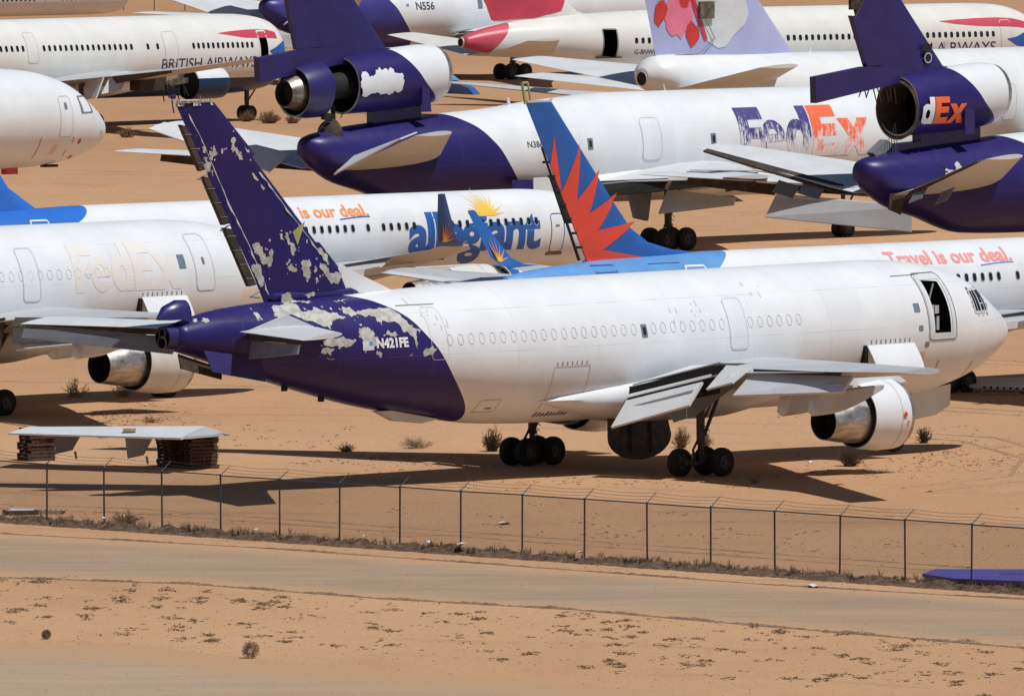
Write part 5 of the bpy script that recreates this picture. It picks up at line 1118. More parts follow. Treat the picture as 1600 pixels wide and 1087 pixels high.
P.slab('flap', [(38.3, 19.4, 3.95), (35.2, 12.2, 3.45), (35.45, 12.0, 2.15), (39.0, 19.5, 2.8)], .10, 'lgrey', True)
P12 = P
# ================================================================ two white wide twins with red and blue nose ribbons
B767 = [(0,-.55,-.62,.03),(.15,-.15,-1.0,.42),(.6,.25,-1.4,.85),(1.4,.9,-1.85,1.4),(2.4,1.6,-2.2,1.85),(3.5,2.15,-2.45,2.15),(5,2.55,-2.65,2.38),(7,2.72,-2.78,2.5),(9,2.75,-2.8,2.52),(33,2.72,-2.8,2.52),(37,2.66,-2.55,2.5),(40,2.58,-2.05,2.4),(43.7,2.42,-1.5,2.15),(47,2.2,-1.0,1.75),(49.4,1.95,-.65,1.35),(52.5,1.35,-.2,.8),(53.3,1.1,-.02,.62),(53.8,.9,.1,.5)]
W67 = [(2.2, 17.8, 31.5, 3.3, 3.05, 1.2), (7.5, 22.6, 31.0, 3.65, 3.7, .85), (23.6, 36.6, 39.2, 4.95, 4.95, .28)]
W77 = [(2.3, 19.5, 30.2, 3.5, 3.25, 1.2), (9.0, 24.6, 29.2, 3.85, 3.9, .7), (20, 30.2, 33.3, 4.75, 4.75, .4), (30.0, 34.0, 36.2, 5.75, 5.75, .20)]
def twin767(o, th, label, sk, nose_cut, fin=True, prof=None, stripped=False):
    P = Plane('passenger_airplane', label, 'airplane', o, th, 28., 5.05, prof or B767, 0, 'aircraft stored in the desert')
    P.fuselage(sk, holes=nose_cut)
    fairing(P, 15.5, 33.5, 2.1, 4.2, 2.65, 'white')
    for left in (False, True):
        P.wing(W67 if not stripped else W77, 'grey', left=left)
        if stripped:
            P.slab('flap', [(27.2, 4.2, 3.4), (29.2, 8.9, 3.9), (30.0, 8.9, 2.4), (27.2, 4.2, 2.1)], .1, 'lgrey', left); P.slab('spoiler', [(29.1, 9.6, 4.25), (28.3, 10.6, 4.3), (29.2, 10.6, 3.0), (30.2, 9.6, 2.7)], .08, 'lgrey', left)
            P.slab('spar', [(29.1, 9.4, 3.88), (33.3, 19.5, 4.7), (33.2, 19.5, 4.5), (28.9, 9.4, 3.4)], .06, 'brown', left); continue_ = P.bogie(28., -5.5 if left else 5.5, 3.3, .62, .45, .9, .6, sr=.2); continue
        P.slab('flap_bay', [(30.4, 2.6, 3.2), (30.4, 7.3, 3.7), (31.3, 7.3, 3.1), (31.6, 2.6, 2.4)], .06, 'dark', left)
        P.slab('flap', [(31.2, 2.9, 2.9), (31.0, 7.0, 3.35), (32.4, 7.0, 2.4), (32.8, 2.9, 1.9)], .1, 'lgrey', left)
        P.slab('flap', [(30.2, 7.6, 3.7), (30.2, 8.7, 3.75), (31.8, 8.7, 2.6), (31.9, 7.6, 2.3)], .08, 'lgrey', left)
        P.slab('spar', [(30.6, 9.0, 3.95), (38.6, 22.8, 4.9), (38.9, 22.8, 4.7), (31.6, 9.0, 3.0)], .06, 'brown', left)
        if not stripped: P.engine(17.2, 21.0, 23.4, 7.9, 2.45, 1.45, 1.3, .9, .7, 'cream', left, 2.3, pylon=[(17.3, 3.6), (18.4, 3.95), (24, 3.8), (21.8, 3.0)])
        P.bogie(28., -4.65 if left else 4.65, 3.3, .58, .42, .7, .57, sr=.16)
        P.wing([(1.2, 46.4, 52.5, 4.75, 4.55, .62), (9.3, 51.4, 54.2, 5.95, 5.9, .22)], 'cream', 'stabiliser', left)
    P.nosegear(5.3, 2.6, .56 if stripped else .47, .42, .36, sr=.16)
    return P
nv = (.018, .03, .085)
sk8 = skin('skin_ribbon_left', base=(.75, .745, .71), smg=28., zs=(4.9, 6.6), dirt=.4, lines=.14, low=(3.24, nv))
BCUT = [r for r in B767]
P = twin767((-34.7, 833.3, 0), 47.5, 'white airliner with red nose ribbon and British Airways title, engine and nose stripped, top left', sk8, [(5.66, 6.62, 4.42, 6.55)], prof=[(3.35,2.05,-2.45,2.0),(3.5,2.15,-2.55,2.15),(5,2.55,-2.85,2.5),(7,2.74,-3.03,2.68),(9,2.78,-3.08,2.72),(33,2.78,-3.08,2.72),(37,2.7,-2.8,2.65),(43,2.5,-1.9,2.3),(50,2.0,-.9,1.4),(56,1.4,.2,.6)], stripped=True)
z_w = lambda S: 5.60+(S-7)*.009
P.windows([7.5+k*.533 for k in range(13)], 0, z_of=z_w, w=.2, h=.42, frame=False) if False else None
for S in [7.46+k*.51 for k in range(13)]+[17.3, 18.3]+[20.0+k*.555 for k in range(17)]+[31.0+k*.555 for k in range(8)]: P.rrect(S-.13, S+.13, z_w(S)-.22, z_w(S)+.22, 'black', 'window', .014, .45, n=3)
P.door(15.2, 16.6, 4.5, 6.75); P.door(29.5, 30.6, 4.75, 6.95)
P.ring(5.6, 6.68, 4.36, 6.62, 'white', 'door_frame', .10, .15, None, .02); P.rrect(5.7, 6.5, 4.5, 6.1, 'dgrey', 'door', .01, .1) if False else None
P.wrap2d(text_bm('BRITISH AIRWAYS', .0, 0, .95), 16.9, 7.0, 4.02, 4.78, 'text_navy', 'title', .016)
def ribbon(P, a):
    bm = bmesh.new(); pts_u = []; pts_d = []
    up = [(10.7, 6.50), (9.5, 6.60), (8, 6.68), (6.6, 6.70), (5.2, 6.62), (4.4, 6.45)] if a else [(12.0, 6.52), (10.5, 6.62), (8.5, 6.70), (6.6, 6.72), (5.0, 6.62), (4.0, 6.42), (3.2, 6.1)]
    dn = [(10.7, 6.48), (9.5, 6.32), (8, 6.12), (6.6, 6.08), (5.2, 6.04), (4.4, 5.98)] if a else [(12.0, 6.50), (10.5, 6.28), (8.5, 6.12), (6.6, 6.06), (5.0, 6.0), (4.0, 5.9), (3.2, 5.75)]
    def strip(up, dn, mat, off):
        vs = []; fs = []; m = 7; N_ = 24
        for k in range(N_+1):
            t_ = k/N_*(len(up)-1); i_ = min(int(t_), len(up)-2); f = t_-i_
            a_ = [up[i_][c]+(up[i_+1][c]-up[i_][c])*f for c in (0, 1)]; d_2 = [dn[i_][c]+(dn[i_+1][c]-dn[i_][c])*f for c in (0, 1)]
            for q in range(m): g = q/(m-1); vs.append(P.on(a_[0]+(d_2[0]-a_[0])*g, a_[1]+(d_2[1]-a_[1])*g, off))
        for k in range(N_):
            for q in range(m-1): fs.append((k*m+q, k*m+q+1, (k+1)*m+q+1, (k+1)*m+q))
        mk('ribbon', vs, fs, mat, P.root, True)
    strip(up, dn, 'crim', .018)
    if a: strip([(5.5, 5.15), (4.8, 5.35), (4.2, 5.6), (3.5, 5.85)], [(5.5, 5.05), (4.8, 4.7), (4.2, 4.4), (3.5, 4.2)], 'ablue', .02)
    else: strip([(5.9, 5.12), (5.0, 5.25), (4.2, 5.55), (3.3, 5.85)], [(5.9, 5.08), (5.0, 4.65), (4.2, 4.4), (3.3, 4.4)], 'ablue', .02)
ribbon(P, True)
# nacelle stripped to its front cowl, white above and navy below, skin brackets hanging from the wing edge
b = MB(); c = P.L(18.6, 10.1, 3.28); b.lathe([(-.9, .88), (-.3, .95), (0, 1.02), (-.1, 1.09), (-.6, 1.13), (-3.3, 1.15), (-3.3, 1.05), (-.9, .88)], c, 'x', 56)
ck = skin('stripped_cowl', base=(.75, .77, .78), smg=28., lines=0, low=(3.67, (.012, .03, .08))); b.build('engine_cowl', ck, P.root, True, 'engine intake cowl, white above and navy below')
b = MB(); b.disc(P.L(21.4, 10.1, 3.28), 1.08, 'x', 32); random.seed(9)
for k in range(9): S = 24.6-.3*k; b.tube(P.L(S, 10.1+random.uniform(-.2, .2), 3.3), P.L(S+random.uniform(-.3, .3), 10.3, 2.3+random.uniform(-.3, .3)), .07, .05, 6)
b.build('engine_mount', 'dark', P.root)
b = MB(); b.box(P.L(26.9, 9.2, 2.9), P.L(24.2, 10.2, 3.95)); b.build('engine_pod_core', 'brown', P.root)
b = MB(); b.poly([P.L(24.2, 10.2, 3.1), P.L(21.9, 10.2, 3.35), P.L(21.9, 10.2, 3.7), P.L(22.8, 10.2, 3.78), P.L(24.2, 10.2, 3.5)], (0, .1, 0)); b.build('mount_rail', 'struct', P.root)
for k in range(4): P.rrect(22+0.*k, 22.1, 3.5, 3.6, 'dark', 'x', 0) if False else None
P8 = P
sk10 = skin('skin_ribbon_right', base=(.75, .735, .69), smg=28., zs=(4.9, 6.6), dirt=.5, lines=.14, edge=[(4.5, 51.8), (5.2, 51.3), (6.0, 50.6), (6.9, 49.9), (7.4, 49.3)], purple=(.60, .085, .125))
P = twin767((17.7, 868.9, 0), 34., 'white airliner with crimson tail cone and dark missing door, registration G-BNWH', sk10, [(41.5, 42.65, 4.35, 6.35)])
for S in [7.23+k*.557 for k in range(12)]+[14.5+k*.557 for k in range(22)]+[38.75, 39.3, 39.86, 27.6, 28.2, 28.7]+[29.3+k*.557 for k in range(16)]: P.rrect(S-.14, S+.14, 5.29, 5.73, 'black', 'window', .014, .45, n=3)
P.ring(41.42, 42.73, 4.27, 6.43, 'outline_d', 'door_frame', .06, .12, None, .018)
P.wrap2d(text_bm('G-BNWH', .01), 40.0, 38.0, 4.5, 4.85, 'text_navy', 'registration', .016)
P.wrap2d(text_bm('BRITISH AIRWAYS', .0, 0, .95), 17.2, 7.0, 4.15, 4.95, 'text_navy', 'title', .016)
P.door(5.4, 6.5, 4.3, 6.55); ribbon(P, False)
b = MB(); b.lathe([(0, .40), (-.15, .38), (-.16, .30), (0, .25)], P.L(53.75, 0, 5.54), 'x', 24, mis=[1, 1, 0]); b.disc(P.L(53.85, 0, 5.54), .32, 'x', 20, 0); b.build('tail_cone_outlet', 'dark', P.root, False, None, ['dark', 'outline'])
fz10 = [(7.0, 41.5, 51.0), (7.7, 43.6, 51.3), (8.6, 44.8, 51.9), (14.6, 50.2, 55.0)]
fn = P.fin(fz10, 'cream', 'tail_fin', tc=.09)
finpoly(P, 'fin_paint', [(51.2, 7.1), (47.6, 7.25), (45.2, 7.75), (44.6, 8.7), (47.4, 11.5), (47.9, 10.0), (53.0, 11.4)], 'crim', fz10, .02, .09)
P10 = P
# ================================================================ wide white four-engined jet with a flowered lavender fin
B747 = [(0,-1.2,-1.4,.05),(1,.0,-2.3,1.1),(3,1.9,-2.9,2.2),(6,3.6,-3.2,2.95),(9,4.4,-3.3,3.2),(20,4.5,-3.35,3.25),(26,3.5,-3.35,3.25),(30,3.35,-3.35,3.25),(48,3.38,-3.35,3.25),(54,3.42,-2.2,3.1),(58,3.4,-1.2,2.6),(62,3.45,-.2,2.05),(64.5,3.5,.6,1.75),(65.8,3.45,1.05,1.5),(66.6,3.15,1.4,1.1),(67.0,2.7,1.75,.55)]
sk11 = skin('skin_flower_jet', base=(.76, .775, .77), smg=33., zs=(6.0,), ds=6., dirt=.35, lines=.10)
P = Plane('cargo_airplane', 'large white jet with lavender tail fin painted with red and pink petals, top centre', 'airplane', (32.7, 737.1, 0), 43.3, 33., 5.3, B747, 0, 'aircraft stored in the desert')
P.fuselage(sk11)
for left in (False, True):
    P.wing([(3, 21, 36.5, 3.4, 3.2, 1.6), (12, 29, 38, 4.2, 4.3, 1.0), (31, 45.0, 48.5, 6.4, 6.4, .35)], 'lgrey', left=left)
    P.wing([(1.4, 56.9, 65.2, 7.2, 6.75, .8), (11.0, 64.4, 67.6, 8.35, 8.3, .26)], 'lgrey', 'stabiliser', left)
    P.bogie(33., -5.5 if left else 5.5, 3.4, .62, .45, .75, .56, sr=.2)
P.nosegear(7.7, 3, .6, .4, .45)
fz11 = [(8.5, 53.6, 65.7), (9.0, 54.3, 65.9), (12.0, 57.0, 66.7), (17.5, 61.9, 68.4)]
fn = P.fin(fz11, 'lav', 'tail_fin', tc=.075)
def blobpts(cS, cz_, rS, rz, n=20, seed=1, j=.16):
    random.seed(seed); return [(cS+rS*(1+random.uniform(-j, j))*math.cos(2*math.pi*k/n), cz_+rz*(1+random.uniform(-j, j))*math.sin(2*math.pi*k/n)) for k in range(n)]
finpoly(P, 'grey_patch', [(61.7, 9.55), (60.8, 9.1), (60.2, 9.2), (59.5, 9.9), (58.6, 10.5), (58.2, 11.2), (58.5, 12.4), (59.5, 13.6), (63.0, 13.6), (62.8, 11.4)], 'lgrey', fz11, .02, .075)
finpoly(P, 'petal', blobpts(64.0, 11.2, 1.15, 1.3, 22, 2), 'petalpink', fz11, .03, .075)
finpoly(P, 'petal', blobpts(65.55, 11.4, .5, .75, 9, 4, .25), 'petalred', fz11, .04, .075); finpoly(P, 'petal', blobpts(62.95, 9.95, .5, .75, 9, 5, .25), 'petalred', fz11, .04, .075); finpoly(P, 'petal', blobpts(63.6, 12.1, .4, .5, 8, 6, .2), 'petalred', fz11, .045, .075)
finpoly(P, 'petal', [(63.4, 12.6), (62.9, 12.6), (61.7, 9.7), (61.95, 9.55)], 'crim', fz11, .035, .075)
b = MB(); b.box(P.L(62.5, .35, 10.95), P.L(61.3, .55, 12.0)); b.build('inspection_hole', 'struct', P.root)
b = MB()
for (a, c_) in (((64.6, 8.72), (62.6, 8.75)), ((62.6, 8.75), (61.2, 9.7)), ((61.2, 9.7), (63.1, 12.6))): b.poly([P.L(a[0], .46, a[1]), P.L(c_[0], .46, c_[1]), P.L(c_[0], .46, c_[1]+.06), P.L(a[0], .46, a[1]+.06)], (0, -.03, 0))
b.build('rudder_seam', 'outline_d', P.root)
b = MB(); b.lathe([(.3, .44), (-.1, .42), (-.14, .3)], P.L(66.95, .05, 7.35), 'x', 12, mis=[1, 0]); b.disc(P.L(67.08, .05, 7.35), .42, 'x', 11, 0); b.build('tail_opening', 'dark', P.root, False, 'ragged dark hole at the tail end', ['dark', 'lgrey'])
P.door(37.4, 38.6, 4.2, 6.5, 'outline')
b = MB(); b.tube(P.L(52.5, 0, 8.7), P.L(52.4, 0, 9.1), .08, .03, 6); b.tube(P.L(44, 0, 8.6), P.L(44.1, 0, 8.9), .06, .03, 6); b.build('antenna', 'white', P.root)
P11 = P
# top-left airliner whose belly and windows show at the edge
TUBE = [(0,.2,-.7,.4),(.1,.8,-1.1,.9),(.4,1.3,-1.5,1.35),(1.2,1.7,-1.8,1.7),(2.6,1.9,-1.97,1.88),(5,2.0,-2.0,1.95),(40,2.0,-2.0,1.95),(44,1.9,-1.3,1.7)]
sk13 = skin('skin_top_left', base=(.74, .72, .72), smg=18., zs=(5.0,), dirt=.5, lines=.12)
P = Plane('passenger_airplane', 'lilac-white airliner cut off by the top left corner of the photo', 'airplane', (-48.3, 1041.2, 0), 43.3, 18., 4.45, TUBE, 0, 'aircraft stored in the desert')
P.fuselage(sk13)
for S in [1.4+k*.53 for k in range(15)]+[12.2+k*.53 for k in range(24)]: P.rrect(S-.14, S+.14, 3.85, 4.3, 'black', 'window', .014, .45, n=3)
P.door(9.5, 10.9, 3.0, 5.2); P.bogie(22, 3.6, 2.8, .5, .36, .57, .4); P.bogie(22, -3.6, 2.8, .5, .36, .57, .4)
# ---------------------------------------------------------------- loose parts lying about
def thing(name, label, cat, loc, rz=0, group=None):
    o = bpy.data.objects.new(name, None); C.objects.link(o); o.location = loc; o.rotation_euler = (0, 0, rz); return tag(o, label, cat, group)
G = Vector
b = MB()                                     # long detached wing resting low beyond the FedEx fuselage
secs = []
a0, a1 = G((-5.2, 902, 1.1)), G((14.5, 842, 1.1))
for f in (0, .08, .4, 1):
    p = a0.lerp(a1, f); c = .5+3.3*f**.8 if f > 0 else .4; tk = .12+.35*f
    secs.append([p+G((0, 0, 0)), p+G((c*.3, c*.3*.6, tk)), p+G((c, c*1.4, tk*.4)), p+G((c, c*1.4, -.05)), p+G((c*.3, c*.3*.6, -tk*.6))])
b.loft(secs); o = b.build('detached_wing', 'lgrey', None); tag(o, 'long grey detached wing lying behind the cargo plane roof, its shadow below', 'aircraft wing')
for x_, y_, lab in ((8.0, 869, 'the one nearer the tip'), (12.5, 855, 'the one nearer the root')):
    b = MB(); b.box((x_-.5, y_-.5, 0), (x_+.5, y_+.5, .35)); b.box((x_-.4, y_-.4, .35), (x_+.4, y_+.4, .85)); tag(b.build('timber_support', 'wood', None), 'dark timber support under the detached grey wing, '+lab, 'timber')
b = MB(); b.poly([(-6.4, 912, 0), (-2.95, 906, 0), (-3.4, 906.8, .5), (-6.0, 911.2, 1.45), (-6.6, 912.2, 1.5)], (.5, 1.0, 0)); o = b.build('aircraft_panel', 'ablue', None); tag(o, 'blue aircraft panel lying on the sand behind the white centre-engine cowl', 'aircraft panel')
b = MB(); b.poly([(-6.6, 911.8, 1.42), (-4.6, 908.5, 1.05), (-5.2, 909.4, 1.5), (-6.8, 912.2, 2.1)], (.5, 1.0, 0)); b.build('light_stripe', 'lblue', o)
# purple rudder panel by the fence at the right
b = MB(); b.poly([(14.15, 400.8, .10), (14.7, 403.1, .10), (19.0, 402.6, .12), (19.0, 396.8, .12), (17.4, 397.2, .12), (15.2, 398.6, .10)], (0, 0, .12)); o = b.build('aircraft_panel', 'purple', None)
o.data.materials[0] = simple('sun_purple', (.095, .075, .34), .5, 0, .15, .8); tag(o, 'violet tail panel lying flat on the sand beyond the fence at the right edge', 'aircraft panel')
b = MB(); random.seed(21)
for k in range(9): x_ = 16.9+k*.11; b.box((x_, 400.1+random.uniform(-.3, .3), .235), (x_+.05, 401.0+random.uniform(-.2, .2), .242))
b.build('worn_lettering', 'text_navy', o)
# grey panel on pallet stacks at the left
def pallet_geo(b, x, y, z, a, mi=0, sc=1.):
    ca, sa = math.cos(a), math.sin(a)
    def bx(u0, v0, w0, u1, v1, w1):
        vs = [(x+ca*u-sa*v, y+sa*u+ca*v, z+w) for w in (w0, w1) for (u, v) in ((u0, v0), (u1, v0), (u1, v1), (u0, v1))]
        b.add(vs, [(0,3,2,1),(4,5,6,7),(0,1,5,4),(1,2,6,5),(2,3,7,6),(3,0,4,7)], mi)
    for k in range(7): u = -.6+.2*k*.97; bx(u, -.5, .12, u+.10, .5, .142)
    for k in range(3): v = -.5+.44*k; bx(-.6, v, .022, .6, v+.10, .118)
    for k in range(3): u = -.6+.55*k; bx(u, -.5, 0, u+.1, .5, .020)
random.seed(4)
for (px, py, lab) in ((-19.0, 464.9, 'left'), (-13.35, 461.2, 'right')):
    for k in range(9):
        b = MB(); pallet_geo(b, px+random.uniform(-.06, .06), py+random.uniform(-.06, .06), k*.146, .55+random.uniform(-.05, .05))
        if lab == 'right': pallet_geo(b, px+1.0*.0, py, k*.146, .55) if False else None
        o = b.build('pallet', 'wood', None); n_ = ['bottom', 'second', 'third', 'fourth', 'fifth', 'sixth', 'seventh', 'eighth', 'ninth', 'tenth', 'eleventh'][k]
        tag(o, '%s wooden pallet counted up from the sand in the %s stack under the grey panel' % (n_, lab), 'pallet', 'wooden pallets stacked under the grey panel')
    if lab == 'right':
        for k in range(9):
            b = MB(); pallet_geo(b, px+.95+random.uniform(-.05, .05), py-1.0+random.uniform(-.05, .05), k*.146, .5+random.uniform(-.05, .05)); o = b.build('pallet', 'wood', None)
            n_ = ['bottom', 'second', 'third', 'fourth', 'fifth', 'sixth', 'seventh', 'eighth', 'ninth', 'tenth', 'eleventh'][k]
            tag(o, '%s wooden pallet from the sand in the rightmost near stack under the grey panel' % n_, 'pallet', 'wooden pallets stacked under the grey panel')
r = thing('aircraft_panel', 'long light grey wing panel laid flat across two pallet stacks', 'aircraft panel', (-16.3, 461.5, 0))
b = MB(); zt = 1.42
b.loft([[(-3.65, -1.6, zt-.02), (-2.95, .9, zt+.08), (-2.95, .9, zt-.12), (-3.65, -1.6, zt-.08)], [(3.3, -5.2, zt+.02), (4.15, -.9, zt+.22), (4.15, -.9, zt-.12), (3.3, -5.2, zt-.06)]]); b.build('panel', 'lgrey', r)
b = MB(); b.loft([[(4.15, -.9, zt+.2), (3.5, -4.4, zt+.03), (3.5, -4.4, zt-.08), (4.15, -.9, zt-.12)], [(4.9, -2.0, zt+.05), (4.5, -3.0, zt), (4.5, -3.0, zt-.08), (4.9, -2.0, zt-.1)]]); b.tube((4.9, -2.4, zt), (5.15, -2.5, zt-.03), .05, .05, 6); b.build('torn_end', 'grey', r)
for (x0, x1, y_, zb) in ((-1.85, -.75, -1.2, .55), (1.05, 2.15, -3.4, .50)):
    b = MB(); b.loft([[(x0, y_, zt-.1), (x1, y_-.1, zt-.1), (x1, y_+.3, zt-.1), (x0, y_+.4, zt-.1)], [(x0+.1, y_, zb), (x0+.75, y_-.05, zb+.15), (x0+.75, y_+.2, zb+.15), (x0+.1, y_+.25, zb)]])
    b.tube((x0+.85, y_, zb+.1), (x0+.9, y_, zb-.2), .05, .04, 6); b.build('track_fairing', 'dgrey', r)
b = MB(); b.box((.95, -2.9, zt+.08), (1.45, -2.4, zt+.20)); o = b.build('timber_block', 'woodlight', None); o.location = (-16.3, 461.5, .03); o.rotation_euler = (0, 0, 0); tag(o, 'pale timber block on the grey panel', 'timber')
# flat pallet with white sheeting
b = MB(); pallet_geo(b, -18.35, 433.7, 0, .2); tag(b.build('pallet', 'wood', None), 'single wooden pallet flat on the sand at the left edge under white scraps', 'pallet')
b = MB(); pallet_geo(b, -17.35, 434.1, 0, -.1); tag(b.build('pallet', 'woodlight', None), 'pale broken pallet beside the fence post at the left', 'pallet')
b = MB(); b.poly([(-18.8, 433.3, .15), (-17.9, 433.4, .15), (-17.8, 434.0, .15), (-18.7, 434.2, .15)], (0, 0, .03)); tag(b.build('scrap_sheet', 'white', None), 'white scrap sheet lying on the flat pallet', 'scrap sheet')
# panel on a wooden cradle at the right edge
b = MB(); b.loft([[(20.1, 511.2, .30), (20.35, 512.6, .58), (20.35, 512.6, .46), (20.1, 511.2, .2)], [(24.6, 508.5, .30), (25.2, 512.0, .62), (25.2, 512.0, .4), (24.6, 508.5, .12)]]); r = b.build('aircraft_panel', 'lgrey', None); tag(r, 'pale aircraft slat lying beyond the nose at the right edge', 'aircraft panel')
b = MB()
for k in range(14): x_ = 20.7+k*.28; b.box((x_, 510.75-k*.17, .20), (x_+.1, 510.79-k*.17, .29))
b.build('rivet_holes', 'dark', r)
b = MB(); b.tube((20.8, 511.0, .22), (20.5, 509.8, 0), .04, .04, 6); b.tube((22.0, 510.2, .22), (22.2, 509.2, 0), .04, .04, 6); b.tube((20.5, 509.7, .05), (22.2, 509.1, .05), .06, .06, 6); tag(b.build('wooden_cradle', 'woodlight', None), 'wooden cradle under the pale slat at the right', 'wooden cradle')
# parts just outside the right edge that throw the thin shadows on the sand
b = MB(); b.loft([[(16.2, 411.2, 1.9), (16.2, 412.2, 1.95), (16.2, 412.2, 1.85)], [(27, 406.6, 2.3), (27, 411.2, 2.5), (27, 411.2, 2.2)]])
# ================================================================ chain link fence
fr = thing('chain_link_fence', 'chain-link fence with barbed wire arms running across the foreground', 'fence', (F0.x, F0.y, 0))
def fl(t, off=0., z=0.): return G((FD.x*t+off*.6966, FD.y*t+off*.7175, z))
random.seed(12); posts = [-2, -1]+list(range(0, 18))
for k in posts:
    b = MB(); t_ = k*FS; lean = random.uniform(-.03, .03)
    b.tube(fl(t_, 0, -.1), fl(t_+lean, 0, 2.14), .034, .034, 8); b.lathe([(0, .045), (.05, .045), (.07, .02)], fl(t_+lean, 0, 2.12), 'z', 8)
    arm = fl(t_+lean+.10, .38, 2.50) if k not in (3, 4) else fl(t_+.15, .33, 2.46)
    b.tube(fl(t_+lean, 0, 2.14), arm, .020, .014, 6); b.build('post', 'fence', fr)
b = MB(); 
for k in posts[:-1]:
    a = fl(k*FS, 0, 2.13+random.uniform(-.015, .015)); c = fl((k+1)*FS, 0, 2.13+random.uniform(-.015, .015)); b.tube(a, c, .026, .026, 6)
b.build('top_rail', 'fence', fr)
for j, (f_) in enumerate((.35, .65, .95)):
    b = MB()
    for k in posts[:-1]:
        p0 = fl(k*FS+.1*f_, .38*f_, 2.14+.36*f_); p1 = fl((k+1)*FS+.1*f_, .38*f_, 2.14+.36*f_); n = 6
        for q in range(n):
            s0 = q/n; s1 = (q+1)/n; sag = lambda s: -.05*4*s*(1-s)
            b.tube(p0.lerp(p1, s0)+G((0, 0, sag(s0))), p0.lerp(p1, s1)+G((0, 0, sag(s1))), .0055, .0055, 3, caps=False)
        for q in range(22):
            s0 = (q+.5)/22; c = p0.lerp(p1, s0)+G((0, 0, -.05*4*s0*(1-s0))); b.tube(c+G((-.02, 0, -.03)), c+G((.02, 0, .03)), .006, .004, 3, caps=False)
    b.build('barbed_wire', 'fence', fr)
b = MB(); t0, t1 = posts[0]*FS, posts[-1]*FS; H_ = 2.10; sp = .078; w_ = .0115
for sgn in (1, -1):
    t_ = t0-H_
    while t_ < t1:
        a_, z_a, c_, z_c = t_, 0.04, t_+H_, H_
        if a_ < t0: z_a += t0-a_; a_ = t0
        if c_ > t1: z_c -= c_-t1; c_ = t1
        if sgn < 0: z_a, z_c = H_+.04-z_a, H_+.04-z_c
        o_ = .004*sgn; p, q = fl(a_, o_, z_a), fl(c_, o_, z_c); up = G((0, 0, w_))
        b.add([p-up*.5, q-up*.5, q+up*.5, p+up*.5], [(0, 1, 2, 3)]); t_ += sp
b.build('mesh', 'wire', fr, flip=False)
# far fence at the top of the view
fr2 = thing('wire_fence', 'thin dark fence posts far behind the airliners at the top left', 'fence', (-60, 1160, 0)); 
for k in range(18): b = MB(); b.tube((k*3.05, (k-5)*-.3, 0), (k*3.05, (k-5)*-.3, 2.3), .05, .05, 6); b.build('post', 'fence', fr2)
b = MB(); b.tube((0, 1.5, 1.9), (52, -3.6, 1.9), .03, .03, 5); b.build('top_rail', 'fence', fr2)
# ================================================================ dry plants and litter
def tuft_geo(b, x, y, h, w_, n, mi=0, z=0., wd=.012, rise=1.):
    for k in range(n):
        a = random.uniform(0, 2*math.pi); r_ = w_*math.sqrt(random.random()); hh = h*random.uniform(.45, 1.)*(1-.35*r_/max(w_, .01))
        p = G((x+.25*r_*math.cos(a), y+.25*r_*math.sin(a), z-.02)); q = G((x+r_*math.cos(a), y+r_*math.sin(a), z+hh*rise)); m = p.lerp(q, .55)+G((0, 0, hh*.12))
        s_ = G((wd, 0, 0)) if k % 2 else G((wd*.7, wd*.7, 0))
        b.add([p-s_, p+s_, m+s_*.8, m-s_*.8], [(0, 1, 2, 3)], mi); b.add([m-s_*.8, m+s_*.8, q], [(0, 1, 2)], mi)
random.seed(31)
def bush(x, y, h, w_, n, mat, label, kind_='dry_bush', wd=.010):
    b = MB()
    for k in range(n):
        a = random.uniform(0, 2*math.pi); r_ = w_*random.random()**.6; L_ = [G((x+random.uniform(-.38, .38)*w_, y+random.uniform(-.5, .5)*w_, -.02))]; tip = G((x+r_*math.cos(a), y+r_*math.sin(a), h*random.uniform(.35, 1.)*(1-.55*(r_/w_)**2)))
        m = L_[0].lerp(tip, .5)+G((random.uniform(-.06, .06), random.uniform(-.06, .06), .05*h)); b.tube(L_[0], m, wd*1.3, wd, 3, caps=False); b.tube(m, tip, wd, wd*.4, 3, caps=False)
        for j in range(3):
            s0 = m.lerp(tip, random.random()); b.tube(s0, s0+G((random.uniform(-.14, .14), random.uniform(-.14, .14), random.uniform(.02, .2)))*h, wd*.7, wd*.3, 3, caps=False)
    o = b.build(kind_, mat, None, flip=False); return tag(o, label, 'bush', 'dry desert bushes')
bush(-.78, 470.5, 1.05, .5, 150, 'straw2', 'dark upright dry bush left of the near-side rear wheels of the main plane', wd=.012)
bush(6.9, 472.8, .95, .42, 130, 'redstraw', 'rusty dry bush between the belly door and the right main gear leg')
bush(7.9, 472.8, .75, .35, 80, 'palestraw', 'faint pale bush just right of the main gear leg')
bush(13.4, 461.3, .85, .6, 150, 'straw2', 'brown dry bush below the open engine exhaust', wd=.011)
bush(16.85, 475.8, .75, .38, 90, 'straw2', 'small dark bush right of the white engine cowl', wd=.012)
bush(-6.7, 470.5, .4, .55, 60, 'straw', 'low straw bush in the fuselage shadow below the purple tail')
bush(-3.9, 472.5, .55, .8, 90, 'palestraw', 'sparse straw clump left of the dark bush under the belly')
bush(-19.3, 847.4, .9, .75, 100, 'redstraw', 'left of three russet bushes by the distant nose wheels', wd=.02)
bush(-17.6, 843.5, 1.1, .95, 140, 'redstraw', 'middle and largest of three russet bushes by the distant nose wheels', wd=.02)
bush(-15.9, 843.5, .8, .7, 90, 'redstraw', 'right of three russet bushes by the distant nose wheels', wd=.02)
bush(-19.1, 507.8, .95, .75, 40, 'palestraw', 'bare pale branching bush in shadow left of the left engine', wd=.013)
bush(-17.0, 508.0, .8, .6, 50, 'palestraw', 'pale twiggy bush below the left engine exhaust', wd=.012)
bush(-27.0, 815.7, .8, .9, 70, 'redstraw', 'russet bush in the shadow right of the big white nose', wd=.02)
